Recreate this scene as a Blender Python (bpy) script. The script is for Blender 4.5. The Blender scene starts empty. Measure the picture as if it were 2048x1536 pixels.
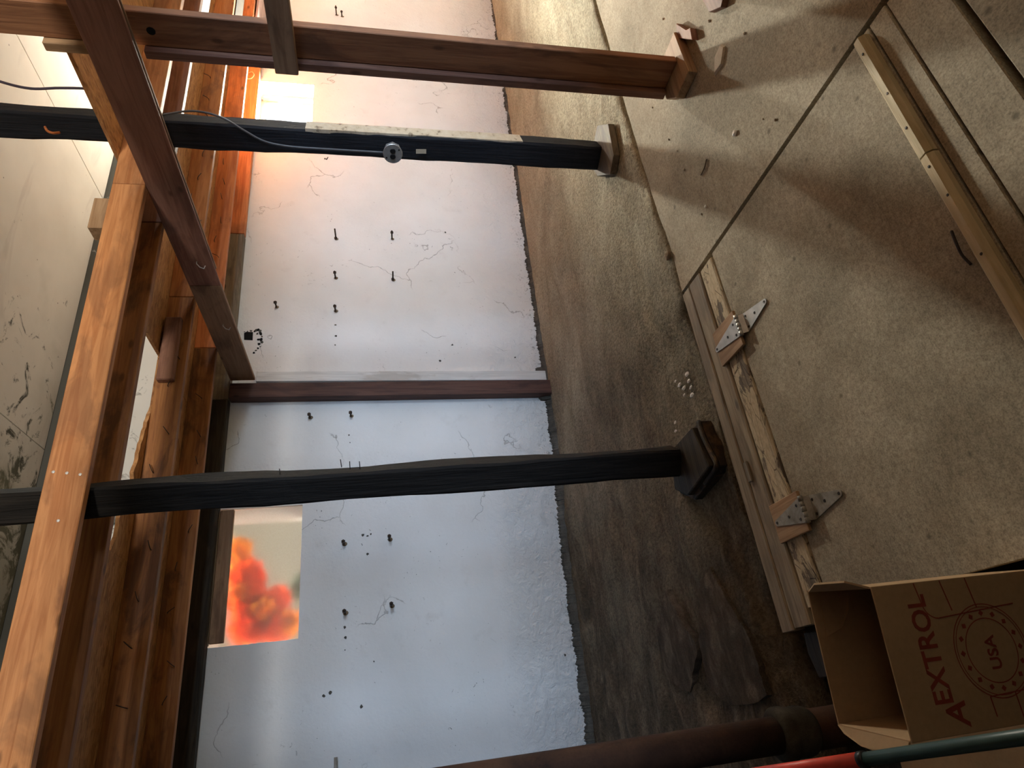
import bpy, bmesh, math, random
from mathutils import Vector, Matrix, noise

random.seed(7)
S = bpy.context.scene
COL = S.collection

# ------------------------------------------------------------------ camera
# The photograph was taken with the phone on its side: world "up" points to
# the left edge of the picture.  Camera stands at (0, 0, 1.4).
CAM_H = 1.4
PITCH, ROLL, YAW, FPX = 0.21415, 0.02306, 0.48771, 1266.36
_f = Vector((math.sin(YAW)*math.cos(PITCH), math.cos(YAW)*math.cos(PITCH), -math.sin(PITCH)))
_r = Vector((math.cos(YAW), -math.sin(YAW), 0))
_d = _f.cross(_r)
RT = math.cos(ROLL)*_r + math.sin(ROLL)*_d
DN = -math.sin(ROLL)*_r + math.cos(ROLL)*_d
camd = bpy.data.cameras.new('camera')
camd.sensor_width = 36.0
camd.lens = FPX*36.0/2048.0
camd.clip_start = 0.02
cam = bpy.data.objects.new('camera', camd)
COL.objects.link(cam)
cam.matrix_world = Matrix(((DN.x, RT.x, -_f.x, 0), (DN.y, RT.y, -_f.y, 0), (DN.z, RT.z, -_f.z, CAM_H), (0, 0, 0, 1)))
S.camera = cam

# ------------------------------------------------------------------ view, world, lights
S.view_settings.view_transform = 'Standard'
S.view_settings.look = 'None'
S.view_settings.gamma = 1.0
S.view_settings.use_curve_mapping = False
S.view_settings.exposure = 0.70

world = bpy.data.worlds.new('overcast_sky')
S.world = world
world.use_nodes = True
world.node_tree.nodes['Background'].inputs[0].default_value = (0.93, 0.97, 1.0, 1)
world.node_tree.nodes['Background'].inputs[1].default_value = 2.2

def area(name, loc, target, sx, sy, power, col):
    l = bpy.data.lights.new(name, 'AREA')
    l.shape = 'RECTANGLE'; l.size = sx; l.size_y = sy; l.energy = power; l.color = col
    o = bpy.data.objects.new(name, l); COL.objects.link(o)
    o.location = loc
    o.rotation_euler = (Vector(target)-Vector(loc)).to_track_quat('-Z', 'Y').to_euler()
    return o
# daylight lamps; some stand at added, unseen openings
area('added_rear_light', (1.70, -3.02, 2.17), (1.65, 4.0, 1.0), 2.1, 0.5, 92, (0.46, 0.68, 1.0))  # added at an unseen rear opening; placed from the left post's shadow
area('added_rear_light_right', (4.5, -3.02, 2.0), (4.0, 4.0, 1.0), 1.5, 0.75, 125, (0.66, 0.82, 1.0))  # added unseen lamp that brightens the middle and right of the wall
area('daylight_window_1', (5.545, 4.79, 2.17), (5.0, 2.6, 0.8), 0.55, 0.42, 850, (0.98, 0.95, 0.80))
area('added_floor_light', (8.6, 4.79, 2.10), (8.0, 2.6, 0.8), 0.78, 0.55, 1050, (0.98, 0.95, 0.80))  # added out-of-view lamp for the floor at the right
area('daylight_upstairs_rear', (0.6, -3.02, 3.2), (1.6, 3.4, 2.9), 1.6, 0.7, 140, (1.0, 0.95, 0.86))
area('daylight_upstairs_far', (6.4, 4.76, 3.15), (4.4, 2.0, 3.5), 1.2, 0.8, 190, (0.95, 1.0, 0.92))
sl = bpy.data.lights.new('sun', 'SUN'); sl.energy = 16.0; sl.angle = 0.02; sl.color = (1.0, 0.94, 0.84)
so = bpy.data.objects.new('sun', sl); COL.objects.link(so)
so.rotation_euler = Vector((0.10, -0.27, -0.95)).to_track_quat('-Z', 'Y').to_euler()

# ------------------------------------------------------------------ mesh helpers
def pix(x, y, Y=None, Z=None, X=None):
    """Point of the place seen at a picture position, on a plane of the place."""
    d = _f*1.0 + RT*((768-y)/FPX) + DN*((x-1024)/FPX)
    if Y is not None: t = Y/d.y
    elif X is not None: t = X/d.x
    else: t = (Z-CAM_H)/d.z
    return Vector((0, 0, CAM_H)) + d*t

def link(name, me, mat=None, parent=None):
    o = bpy.data.objects.new(name, me)
    COL.objects.link(o)
    if mat is not None and len(me.materials) == 0: me.materials.append(mat)
    if parent is not None: o.parent = parent
    return o

def tag(o, label, cat, group=None):
    o['label'] = label; o['category'] = cat
    if group: o['group'] = group
    return o

def struct(o, label=None):
    o['kind'] = 'structure'
    if label: o['label'] = label
    return o

def empty(name, loc, label=None, cat=None, group=None, rz=0):
    o = bpy.data.objects.new(name, None); COL.objects.link(o)
    o.location = loc; o.rotation_euler = (0, 0, rz)
    o.empty_display_size = 0.05
    if label: tag(o, label, cat, group)
    return o

def bm_obj(name, bm, mat, parent=None, smooth=False, loc=None):
    me = bpy.data.meshes.new(name)
    bmesh.ops.recalc_face_normals(bm, faces=bm.faces)
    bm.to_mesh(me); bm.free()
    if smooth:
        for p in me.polygons: p.use_smooth = True
    o = link(name, me, mat, parent)
    if loc is not None: o.location = loc
    return o

def box_bm(lx, ly, lz, bev=0.003, bm=None, off=(0, 0, 0)):
    own = bm is None
    b = bmesh.new()
    bmesh.ops.create_cube(b, size=1.0)
    for v in b.verts: v.co = Vector((v.co.x*lx, v.co.y*ly, v.co.z*lz))
    if bev: bmesh.ops.bevel(b, geom=b.edges[:], offset=min(bev, lx*.3, ly*.3, lz*.3), segments=1, affect='EDGES')
    for v in b.verts: v.co += Vector(off)
    if own: return b
    me = bpy.data.meshes.new('tmp'); b.to_mesh(me); b.free(); bm.from_mesh(me); bpy.data.meshes.remove(me)
    return bm

def place(o, P, ax, up):
    """local X along ax, local Z close to up, at P (parent space)"""
    ax = Vector(ax).normalized(); up = Vector(up)
    y = up.cross(ax).normalized(); z = ax.cross(y).normalized()
    m = Matrix(((ax.x, y.x, z.x, P[0]), (ax.y, y.y, z.y, P[1]), (ax.z, y.z, z.z, P[2]), (0, 0, 0, 1)))
    if o.parent is not None: m = o.parent.matrix_basis.inverted() @ m
    o.matrix_basis = m
    return o

def board(name, p0, p1, w, h, mat, parent=None, up=(0, 0, 1), bev=0.003, wob=0.0):
    """plank from p0 to p1 (centre line); w sideways, h along up"""
    p0, p1 = Vector(p0), Vector(p1)
    L = (p1-p0).length
    bm = box_bm(L, w, h, bev)
    if wob:
        bm2 = bmesh.new()
        n = max(4, int(L/0.08)); sec = [(-.5, -.42), (-.42, -.5), (.42, -.5), (.5, -.42), (.5, .42), (.42, .5), (-.42, .5), (-.5, .42)]
        rings = []
        sd = random.random()*50
        for i in range(n+1):
            x = -L/2+L*i/n
            ring = []
            for k, (a, b) in enumerate(sec):
                j = Vector((0, noise.noise(Vector((x*1.6, k//2*3.7, sd))), noise.noise(Vector((x*1.6+9, k//2*2.9, sd)))))*wob
                j += Vector((0, noise.noise(Vector((x*7, k*3.7, sd))), noise.noise(Vector((x*7+9, k*2.9, sd)))))*wob*0.4
                ring.append(bm2.verts.new(Vector((x, a*w, b*h))+j))
            rings.append(ring)
        for i in range(n):
            for k in range(8):
                bm2.faces.new((rings[i][k], rings[i][(k+1) % 8], rings[i+1][(k+1) % 8], rings[i+1][k]))
        bm2.faces.new(rings[0]); bm2.faces.new(rings[-1])
        bm.free(); bm = bm2
    o = bm_obj(name, bm, mat, parent)
    return place(o, (p0+p1)/2, p1-p0, up)

def bx(name, x0, x1, y0, y1, z0, z1, mat, parent=None, bev=0.003):
    """axis-aligned box; local X is the longest axis (grain direction)"""
    c = Vector(((x0+x1)/2, (y0+y1)/2, (z0+z1)/2)); d = (x1-x0, y1-y0, z1-z0)
    k = d.index(max(d))
    if k == 0: return place(bm_obj(name, box_bm(d[0], d[1], d[2], bev), mat, parent), c, (1, 0, 0), (0, 0, 1))
    if k == 1: return place(bm_obj(name, box_bm(d[1], d[0], d[2], bev), mat, parent), c, (0, 1, 0), (0, 0, 1))
    return place(bm_obj(name, box_bm(d[2], d[1], d[0], bev), mat, parent), c, (0, 0, 1), (-1, 0, 0))

def prism(name, pts, z0, z1, mat, parent=None, bev=0.0, taper=1.0):
    """vertical prism over a plan outline; object origin at the outline's centre"""
    cx = sum(p[0] for p in pts)/len(pts); cy = sum(p[1] for p in pts)/len(pts)
    bm = bmesh.new()
    lo = [bm.verts.new((p[0]-cx, p[1]-cy, 0)) for p in pts]
    hi = [bm.verts.new(((p[0]-cx)*taper, (p[1]-cy)*taper, z1-z0)) for p in pts]
    n = len(pts)
    bm.faces.new(lo[::-1]); bm.faces.new(hi)
    for i in range(n): bm.faces.new((lo[i], lo[(i+1) % n], hi[(i+1) % n], hi[i]))
    if bev: bmesh.ops.bevel(bm, geom=bm.edges[:], offset=bev, segments=1, affect='EDGES')
    o = bm_obj(name, bm, mat, parent)
    P = Vector((cx, cy, z0))
    o.location = P if parent is None else parent.matrix_basis.inverted() @ P
    if parent is not None: o.rotation_euler = (0, 0, -parent.rotation_euler.z)
    return o

def tube_bm(pts, r, seg=10, bm=None, radii=None):
    bm = bm or bmesh.new()
    pts = [Vector(p) for p in pts]
    prev = None; rings = []
    for i, p in enumerate(pts):
        t = (pts[min(i+1, len(pts)-1)]-pts[max(i-1, 0)]).normalized()
        a = prev if prev is not None else (Vector((0, 0, 1)) if abs(t.z) < .9 else Vector((1, 0, 0)))
        u = (a - t*a.dot(t)).normalized(); prev = u; v = t.cross(u)
        rr = radii[i] if radii else r
        rings.append([bm.verts.new(p+(u*math.cos(2*math.pi*k/seg)+v*math.sin(2*math.pi*k/seg))*rr) for k in range(seg)])
    for i in range(len(rings)-1):
        for k in range(seg):
            bm.faces.new((rings[i][k], rings[i][(k+1) % seg], rings[i+1][(k+1) % seg], rings[i+1][k]))
    bm.faces.new(rings[0][::-1]); bm.faces.new(rings[-1])
    return bm

def tube(name, pts, r, mat, parent=None, seg=10, radii=None, smooth=True):
    pts = [Vector(p) for p in pts]
    c = pts[0].copy()
    o = bm_obj(name, tube_bm([p-c for p in pts], r, seg, radii=radii), mat, parent, smooth)
    o.location = c if parent is None else parent.matrix_basis.inverted() @ c
    return o

def lathe_bm(prof, seg=24, bm=None):
    bm = bm or bmesh.new(); rings = []
    for r, z in prof:
        rings.append([bm.verts.new((r*math.cos(2*math.pi*k/seg), r*math.sin(2*math.pi*k/seg), z)) for k in range(seg)])
    for i in range(len(rings)-1):
        for k in range(seg): bm.faces.new((rings[i][k], rings[i][(k+1) % seg], rings[i+1][(k+1) % seg], rings[i+1][k]))
    bm.faces.new(rings[0][::-1]); bm.faces.new(rings[-1])
    return bm

def smoothcurve(pts, n=6):
    pts = [Vector(p) for p in pts]; out = []
    for i in range(len(pts)-1):
        p0, p1, p2, p3 = pts[max(i-1, 0)], pts[i], pts[i+1], pts[min(i+2, len(pts)-1)]
        for k in range(n):
            t = k/n
            out.append(.5*((2*p1)+(p2-p0)*t+(2*p0-5*p1+4*p2-p3)*t*t+(3*p1-p0-3*p2+p3)*t**3))
    out.append(pts[-1]); return out

# ------------------------------------------------------------------ materials
class G:
    def __init__(s, name):
        s.m = bpy.data.materials.new(name); s.m.use_nodes = True
        s.t = s.m.node_tree; s.b = s.t.nodes['Principled BSDF']; s.out = s.t.nodes['Material Output']
    def n(s, typ, ins=None, **kw):
        nd = s.t.nodes.new(typ)
        for k, v in kw.items(): setattr(nd, k, v)
        for k, v in (ins or {}).items():
            if hasattr(v, 'is_output'): s.t.links.new(v, nd.inputs[k])
            else: nd.inputs[k].default_value = v
        return nd
    def lk(s, a, b): s.t.links.new(a, b)
    def ramp(s, fac, stops, interp='LINEAR'):
        r = s.n('ShaderNodeValToRGB', {0: fac}); cr = r.color_ramp; cr.interpolation = interp
        while len(cr.elements) < len(stops): cr.elements.new(0.5)
        for e, (p, c) in zip(cr.elements, stops):
            e.position = p; e.color = (c[0], c[1], c[2], 1) if hasattr(c, '__len__') else (c, c, c, 1)
        return r.outputs[0]
    def mix(s, fac, a, b, mode='MIX'):
        m = s.n('ShaderNodeMix', data_type='RGBA', blend_type=mode)
        for i, v in ((0, fac), (6, a), (7, b)):
            if hasattr(v, 'is_output'): s.lk(v, m.inputs[i])
            elif i == 0: m.inputs[i].default_value = v
            else: m.inputs[i].default_value = (v[0], v[1], v[2], 1)
        return m.outputs[2]
    def math(s, op, a, b=0.5):
        m = s.n('ShaderNodeMath', operation=op)
        for i, v in ((0, a), (1, b)):
            if hasattr(v, 'is_output'): s.lk(v, m.inputs[i])
            else: m.inputs[i].default_value = v
        return m.outputs[0]
    def coords(s, scale=(1, 1, 1), rand=True):
        tc = s.n('ShaderNodeTexCoord'); v = tc.outputs['Object']
        if rand:
            oi = s.n('ShaderNodeObjectInfo')
            add = s.n('ShaderNodeVectorMath', operation='ADD')
            s.lk(v, add.inputs[0])
            sc = s.math('MULTIPLY', oi.outputs['Random'], 37.0); s.lk(sc, add.inputs[1]); v = add.outputs[0]
        mp = s.n('ShaderNodeMapping', {'Vector': v, 'Scale': scale}); return mp.outputs[0]
    def noise(s, vec, scale, detail=4, rough=0.55, dist=0.0):
        return s.n('ShaderNodeTexNoise', {'Vector': vec, 'Scale': scale, 'Detail': detail, 'Roughness': rough, 'Distortion': dist}).outputs[0]
    def bump(s, h, strength=0.3, dist=0.01):
        b = s.n('ShaderNodeBump', {'Height': h, 'Strength': strength, 'Distance': dist}); s.lk(b.outputs[0], s.b.inputs['Normal'])
    def fin(s, col, rough=0.7, metal=0.0, spec=0.3):
        if hasattr(col, 'is_output'): s.lk(col, s.b.inputs['Base Color'])
        else: s.b.inputs['Base Color'].default_value = (*col, 1)
        if hasattr(rough, 'is_output'): s.lk(rough, s.b.inputs['Roughness'])
        else: s.b.inputs['Roughness'].default_value = rough
        s.b.inputs['Metallic'].default_value = metal
        s.b.inputs['Specular IOR Level'].default_value = spec
        return s.m

def wood(name, dark, light, stain=None, stain_amt=0.5, rough=0.65, grain=1.0, bumps=0.25, knots=True):
    g = G(name)
    v = g.coords((1.0, 16.0*grain, 16.0*grain))
    n1 = g.noise(v, 2.2, 6, 0.6, 1.1)
    col = g.ramp(n1, [(0.36, dark), (0.60, light)])
    v2 = g.coords((1.2, 3.0, 3.0))
    n2 = g.noise(v2, 2.0, 5, 0.6, 0.6)
    if stain is not None:
        col = g.mix(g.math('MULTIPLY', g.ramp(n2, [(0.52, 0), (0.62, 1)]), stain_amt), col, stain)
    n3 = g.noise(g.coords((0.7, 1.5, 1.5)), 1.7, 3)
    col = g.mix(1.0, col, g.ramp(n3, [(0.3, 0.72), (0.7, 1.12)]), 'MULTIPLY')
    if knots:
        vo = g.n('ShaderNodeTexVoronoi', {'Vector': g.coords((2.2, 5.0, 5.0)), 'Scale': 1.6}).outputs[0]
        col = g.mix(g.ramp(vo, [(0.05, 0.75), (0.11, 0)]), col, tuple(c*0.35 for c in dark))
    fine = g.noise(g.coords((6, 120, 120)), 1.5, 3)
    g.bump(g.math('ADD', n1, g.math('MULTIPLY', fine, 0.5)), bumps, 0.006)
    return g.fin(col, rough)

M = {}
M['pine'] = wood('pine_lumber', (0.44, 0.165, 0.055), (0.64, 0.285, 0.11), (0.20, 0.085, 0.04), 0.5)
M['pine2'] = wood('stained_pine', (0.32, 0.115, 0.035), (0.48, 0.20, 0.065), (0.12, 0.055, 0.03), 0.6)
M['pine_shaded'] = wood('shaded_dark_pine', (0.26, 0.10, 0.035), (0.42, 0.18, 0.06), (0.09, 0.04, 0.022), 0.7)  # darker pine that paints the shade on the left joist runs
M['pine_red'] = wood('reddish_pine', (0.42, 0.13, 0.045), (0.60, 0.22, 0.08), (0.20, 0.08, 0.04), 0.5)
M['brown'] = wood('brown_lumber', (0.19, 0.085, 0.055), (0.29, 0.145, 0.095), (0.12, 0.055, 0.038), 0.6)
M['brown_light'] = wood('tan_lumber', (0.26, 0.15, 0.085), (0.38, 0.235, 0.14), (0.14, 0.08, 0.05), 0.6)
M['red_board'] = wood('reddish_brown_board', (0.25, 0.105, 0.052), (0.38, 0.175, 0.085), (0.10, 0.045, 0.028), 0.5)
M['beam_wood'] = wood('reddish_brown_plank', (0.27, 0.125, 0.085), (0.42, 0.215, 0.15), (0.18, 0.085, 0.06), 0.5)
M['redstud'] = wood('reddish_brown_stud', (0.075, 0.035, 0.028), (0.13, 0.065, 0.05), (0.05, 0.03, 0.03), 0.5)
M['grey_wood'] = wood('weathered_grey_wood', (0.13, 0.105, 0.075), (0.24, 0.195, 0.14), (0.08, 0.065, 0.05), 0.6)
M['sill_wood'] = wood('dusty_brown_plank', (0.20, 0.15, 0.095), (0.36, 0.285, 0.195), (0.12, 0.085, 0.055), 0.5, bumps=0.4)
M['yellow_wood'] = wood('yellowed_batten', (0.46, 0.36, 0.20), (0.62, 0.51, 0.32), (0.33, 0.25, 0.15), 0.5, knots=False)
M['dark_plate'] = wood('dark_wall_plate', (0.020, 0.015, 0.010), (0.055, 0.042, 0.028), (0.012, 0.010, 0.008), 0.5)
M['white_wood'] = wood('whitewashed_wood', (0.66, 0.66, 0.64), (0.80, 0.80, 0.78), (0.45, 0.41, 0.36), 0.5, knots=False)
M['pink_board'] = wood('pinkish_board', (0.50, 0.36, 0.35), (0.62, 0.48, 0.46), (0.40, 0.29, 0.28), 0.5, knots=False)
M['block_wood'] = wood('scrap_block_wood', (0.30, 0.17, 0.085), (0.46, 0.29, 0.16), (0.18, 0.10, 0.06), 0.4)

def hewn(name, dark, light):
    g = G(name)
    n1 = g.noise(g.coords((1.0, 22, 22)), 2.0, 7, 0.65, 0.8)
    n2 = g.noise(g.coords((0.8, 2.5, 2.5)), 2.3, 4)
    col = g.ramp(n1, [(0.32, dark), (0.74, light)])
    col = g.mix(g.ramp(n2, [(0.60, 0), (0.78, 0.45)]), col, (0.060, 0.048, 0.038))
    g.bump(g.math('ADD', n1, g.math('MULTIPLY', g.noise(g.coords((3, 60, 60)), 2, 3), .5)), 0.55, 0.012)
    return g.fin(col, 0.75, spec=0.15)
M['hewn'] = hewn('blackened_timber', (0.007, 0.006, 0.0055), (0.022, 0.018, 0.015))
M['hewn_blue'] = hewn('black_painted_timber', (0.010, 0.011, 0.014), (0.026, 0.027, 0.032))

def osb():
    g = G('oriented_strand_board')
    v = g.coords((3.0, 9.0, 9.0))
    vo = g.n('ShaderNodeTexVoronoi', {'Vector': v, 'Scale': 5.0, 'Randomness': 1.0})
    n = g.noise(g.coords((4, 14, 14)), 3, 5, 0.6, 1.5)
    col = g.ramp(n, [(0.36, (0.20, 0.08, 0.028)), (0.5, (0.42, 0.19, 0.07)), (0.64, (0.54, 0.28, 0.115))])
    col = g.mix(0.35, col, g.ramp(vo.outputs['Color'], [(0.2, (0.30, 0.13, 0.05)), (0.8, (0.58, 0.31, 0.12))]))
    g.bump(g.math('ADD', n, vo.outputs['Distance']), 0.5, 0.006)
    return g.fin(col, 0.75)
M['osb'] = osb()

def plaster():
    g = G('white_plaster')
    tc = g.n('ShaderNodeTexCoord').outputs['Object']
    big = g.noise(tc, 1.3, 4)
    mid = g.noise(tc, 7.0, 6, 0.6)
    fine = g.noise(tc, 45.0, 4, 0.6)
    col = g.ramp(big, [(0.3, (0.74, 0.735, 0.715)), (0.7, (0.84, 0.84, 0.83))])
    col = g.mix(g.ramp(mid, [(0.60, 0), (0.78, 0.35)]), col, (0.62, 0.60, 0.57))
    # hairline cracks
    wv = g.n('ShaderNodeVectorMath', operation='ADD'); g.lk(tc, wv.inputs[0])
    nd = g.n('ShaderNodeTexNoise', {'Vector': tc, 'Scale': 5.0, 'Detail': 4})
    sc = g.n('ShaderNodeVectorMath', {0: nd.outputs[1], 'Scale': 0.30}, operation='SCALE'); g.lk(sc.outputs[0], wv.inputs[1])
    ed = g.n('ShaderNodeTexVoronoi', {'Vector': wv.outputs[0], 'Scale': 1.15}, feature='DISTANCE_TO_EDGE').outputs[0]
    crack = g.math('MULTIPLY', g.ramp(ed, [(0.0, 1), (0.0045, 0)]), g.ramp(g.noise(tc, 2.1, 2), [(0.55, 0), (0.62, 1)]))
    col = g.mix(g.math('MULTIPLY', crack, 0.65), col, (0.20, 0.18, 0.16))
    # specks and small chips
    sp = g.n('ShaderNodeTexVoronoi', {'Vector': wv.outputs[0], 'Scale': 24.0}).outputs[0]
    spk = g.math('MULTIPLY', g.ramp(sp, [(0.05, 1), (0.09, 0)]), g.ramp(g.noise(tc, 3.3, 3), [(0.52, 0), (0.60, 1)]))
    col = g.mix(g.math('MULTIPLY', spk, 0.8), col, (0.13, 0.12, 0.11))
    zz = g.math('ADD', g.n('ShaderNodeSeparateXYZ', {0: tc}).outputs[2], g.math('MULTIPLY', g.n('ShaderNodeSeparateXYZ', {0: tc}).outputs[0], 0.0235))
    fl = g.math('MULTIPLY', g.ramp(g.noise(tc, 38, 5, 0.7, 1.0), [(0.58, 0), (0.62, 1)]), g.ramp(zz, [(0.10, 1), (0.24, 0)]))
    fl2 = g.math('MULTIPLY', g.ramp(g.noise(tc, 16, 6, 0.75, 1.6), [(0.64, 0), (0.67, 1)]), g.ramp(g.noise(tc, 1.4, 2), [(0.5, 0), (0.62, 1)]))
    col = g.mix(g.math('MULTIPLY', g.math('MAXIMUM', fl, g.math('MULTIPLY', fl2, 0.6)), 0.8), col, (0.19, 0.18, 0.16))
    z = g.n('ShaderNodeSeparateXYZ', {0: tc}).outputs[2]
    x = g.n('ShaderNodeSeparateXYZ', {0: tc}).outputs[0]
    low = g.math('MULTIPLY', g.ramp(z, [(0.30, 1), (0.62, 0)]), g.ramp(g.math('MULTIPLY', x, 0.2), [(0.3, 1), (0.6, 0.35)]))
    h = g.math('ADD', g.math('MULTIPLY', mid, g.math('ADD', g.math('MULTIPLY', low, 4.5), 0.28)), g.math('MULTIPLY', fine, 0.12))
    h = g.math('ADD', h, g.math('MULTIPLY', g.math('MULTIPLY', g.noise(tc, 15.0, 6, 0.65, 1.2), low), 3.0))
    h = g.math('SUBTRACT', h, g.math('MULTIPLY', g.math('ADD', crack, spk), 0.25))
    g.bump(h, 0.55, 0.03)
    return g.fin(col, 0.85, spec=0.2)
M['plaster'] = plaster()

def mottled(name, c1, c2, c3, scale=3.0, bumps=0.4, bd=0.02, rough=0.85, speck=0.5, rand=False, streak=(1, 1, 1), spots=0.0):
    g = G(name)
    v = g.coords(streak, rand)
    a = g.noise(v, scale, 7, 0.62, 0.5); b = g.noise(v, scale*0.35, 4, 0.5, 0.8); f = g.noise(v, scale*22, 4, 0.7)
    col = g.ramp(a, [(0.3, c1), (0.52, c2), (0.75, c3)])
    col = g.mix(g.ramp(b, [(0.48, 0), (0.66, 0.55)]), col, c1)
    col = g.mix(1.0, col, g.ramp(f, [(0.3, 1-0.5*speck), (0.62, 1.05)]), 'MULTIPLY')
    if spots:
        gr = g.noise(v, scale*70, 3, 0.7); st = g.noise(g.coords((1.0, 7.0, 1.0), rand), scale*6, 5, 0.7, 1.5)
        col = g.mix(1.0, col, g.ramp(gr, [(0.32, 0.62), (0.55, 1.0), (0.72, 1.12)]), 'MULTIPLY')
        col = g.mix(1.0, col, g.ramp(st, [(0.33, 0.80), (0.5, 1.0)]), 'MULTIPLY')
    vo = g.n('ShaderNodeTexVoronoi', {'Vector': v, 'Scale': scale*3.2}).outputs[0]
    if spots: col = g.mix(g.math('MULTIPLY', g.ramp(vo, [(0.04, 1), (0.10, 0)]), spots), col, tuple(k*0.3 for k in c1))
    g.bump(g.math('ADD', a, g.math('MULTIPLY', f, 0.35)), bumps, bd)
    return g.fin(col, rough, spec=0.25)
def concrete():
    g = G('rough_concrete')
    v = g.coords((0.6, 1.3, 1), False)
    a = g.noise(v, 2.6, 8, 0.65, 0.5); f = g.noise(g.coords((1, 1, 1), False), 60, 4, 0.7); m = g.noise(v, 6, 6, 0.6, 1.0)
    dry = g.ramp(a, [(0.3, (0.27, 0.235, 0.165)), (0.55, (0.40, 0.36, 0.265)), (0.75, (0.50, 0.455, 0.345))])
    dark_tone = g.ramp(m, [(0.3, (0.055, 0.043, 0.029)), (0.52, (0.125, 0.098, 0.065)), (0.70, (0.24, 0.185, 0.125))])
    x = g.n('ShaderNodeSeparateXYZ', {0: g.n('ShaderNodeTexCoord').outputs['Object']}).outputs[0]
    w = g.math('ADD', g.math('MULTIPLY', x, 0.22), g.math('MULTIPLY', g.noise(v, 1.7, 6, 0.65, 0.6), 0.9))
    col = g.mix(g.ramp(w, [(0.52, 1), (1.10, 0)]), dry, dark_tone)  # darker brown towards the left, broken up by noise
    col = g.mix(1.0, col, g.ramp(f, [(0.35, 0.55), (0.6, 1.08)]), 'MULTIPLY')
    g.bump(g.math('ADD', g.math('ADD', a, m), g.math('MULTIPLY', f, 0.5)), 0.8, 0.03)
    return g.fin(col, 0.85, spec=0.25)
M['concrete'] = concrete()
M['concrete2'] = mottled('broken_concrete', (0.065, 0.048, 0.032), (0.16, 0.12, 0.08), (0.36, 0.28, 0.20), 11.0, 1.0, 0.03, speck=1.2, streak=(0.7, 1.3, 1))
M['slab'] = mottled('scuffed_floor', (0.28, 0.235, 0.17), (0.42, 0.365, 0.275), (0.52, 0.46, 0.355), 2.2, 0.25, 0.012, speck=0.35, spots=0.7)
M['sheet'] = mottled('scuffed_plywood', (0.27, 0.225, 0.16), (0.42, 0.365, 0.275), (0.52, 0.455, 0.355), 3.0, 0.2, 0.008, speck=0.55, spots=0.6)
M['soil'] = mottled('dark_soil', (0.015, 0.013, 0.010), (0.035, 0.028, 0.02), (0.06, 0.05, 0.04), 4.0, 0.8, 0.03)
M['mortar'] = mottled('grey_mortar', (0.06, 0.055, 0.048), (0.13, 0.12, 0.10), (0.22, 0.205, 0.18), 7.0, 0.8, 0.03)
def ceil_panel():
    g = G('pale_ceiling_panel'); wp = g.n('ShaderNodeNewGeometry').outputs['Position']
    a = g.noise(wp, 1.3, 5); sm = g.noise(g.n('ShaderNodeMapping', {'Vector': wp, 'Scale': (0.5, 2.2, 1)}).outputs[0], 1.6, 4, 0.6, 0.8)
    col = g.ramp(a, [(0.3, (0.60, 0.585, 0.52)), (0.7, (0.72, 0.705, 0.64))])
    col = g.mix(g.ramp(sm, [(0.60, 0), (0.68, 0.45)]), col, (0.52, 0.49, 0.45))
    vo = g.n('ShaderNodeTexVoronoi', {'Vector': wp, 'Scale': 7.0}).outputs[0]
    col = g.mix(g.ramp(vo, [(0.025, 0.8), (0.05, 0)]), col, (0.08, 0.07, 0.06))
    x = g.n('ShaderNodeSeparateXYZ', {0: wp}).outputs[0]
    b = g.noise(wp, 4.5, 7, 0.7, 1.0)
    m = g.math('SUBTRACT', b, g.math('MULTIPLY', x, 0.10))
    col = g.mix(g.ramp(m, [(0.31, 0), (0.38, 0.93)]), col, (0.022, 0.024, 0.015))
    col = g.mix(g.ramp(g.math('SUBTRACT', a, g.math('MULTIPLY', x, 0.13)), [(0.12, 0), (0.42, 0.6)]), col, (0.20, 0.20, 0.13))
    return g.fin(col, 0.9, spec=0.15)
M['ceil_panel'] = ceil_panel()
M['ceil_panel_plain'] = mottled('pale_ceiling_panel', (0.56, 0.54, 0.46), (0.66, 0.64, 0.56), (0.72, 0.70, 0.63), 1.2, 0.1, 0.01, speck=0.12)
M['dark_wall'] = mottled('dark_boarded_wall', (0.07, 0.055, 0.04), (0.12, 0.10, 0.075), (0.17, 0.14, 0.11), 2.0, 0.3, 0.02)
def upper_wall():
    g = G('shaded_mouldy_upper_wall')
    tc = g.n('ShaderNodeTexCoord').outputs['Object']
    wp = g.n('ShaderNodeNewGeometry').outputs['Position']
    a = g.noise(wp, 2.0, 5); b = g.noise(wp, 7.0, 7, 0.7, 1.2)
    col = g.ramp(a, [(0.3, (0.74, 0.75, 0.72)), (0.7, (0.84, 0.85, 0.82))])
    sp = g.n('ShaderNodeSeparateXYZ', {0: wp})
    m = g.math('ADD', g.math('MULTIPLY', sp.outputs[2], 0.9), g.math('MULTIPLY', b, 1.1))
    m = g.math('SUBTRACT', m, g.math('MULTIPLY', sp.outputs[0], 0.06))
    col = g.mix(g.ramp(g.math('SUBTRACT', m, 3.0), [(0.36, 0), (0.50, 0.92)]), col, (0.035, 0.035, 0.025))  # paints the shade towards the top and left, along with mould
    return g.fin(col, 0.9, spec=0.15)
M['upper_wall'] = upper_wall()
M['iron'] = mottled('rusty_iron', (0.022, 0.009, 0.005), (0.050, 0.021, 0.010), (0.075, 0.034, 0.017), 6, 0.3, 0.006, 0.85, rand=True)
M['hubm'] = mottled('dusty_iron_hub', (0.02, 0.015, 0.01), (0.045, 0.037, 0.026), (0.08, 0.068, 0.05), 12, 0.5, 0.006, 0.9, rand=True)
M['rust'] = mottled('rusted_bolt_steel', (0.02, 0.014, 0.01), (0.06, 0.035, 0.022), (0.12, 0.065, 0.035), 40, 0.3, 0.002, 0.6, rand=True)
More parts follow.
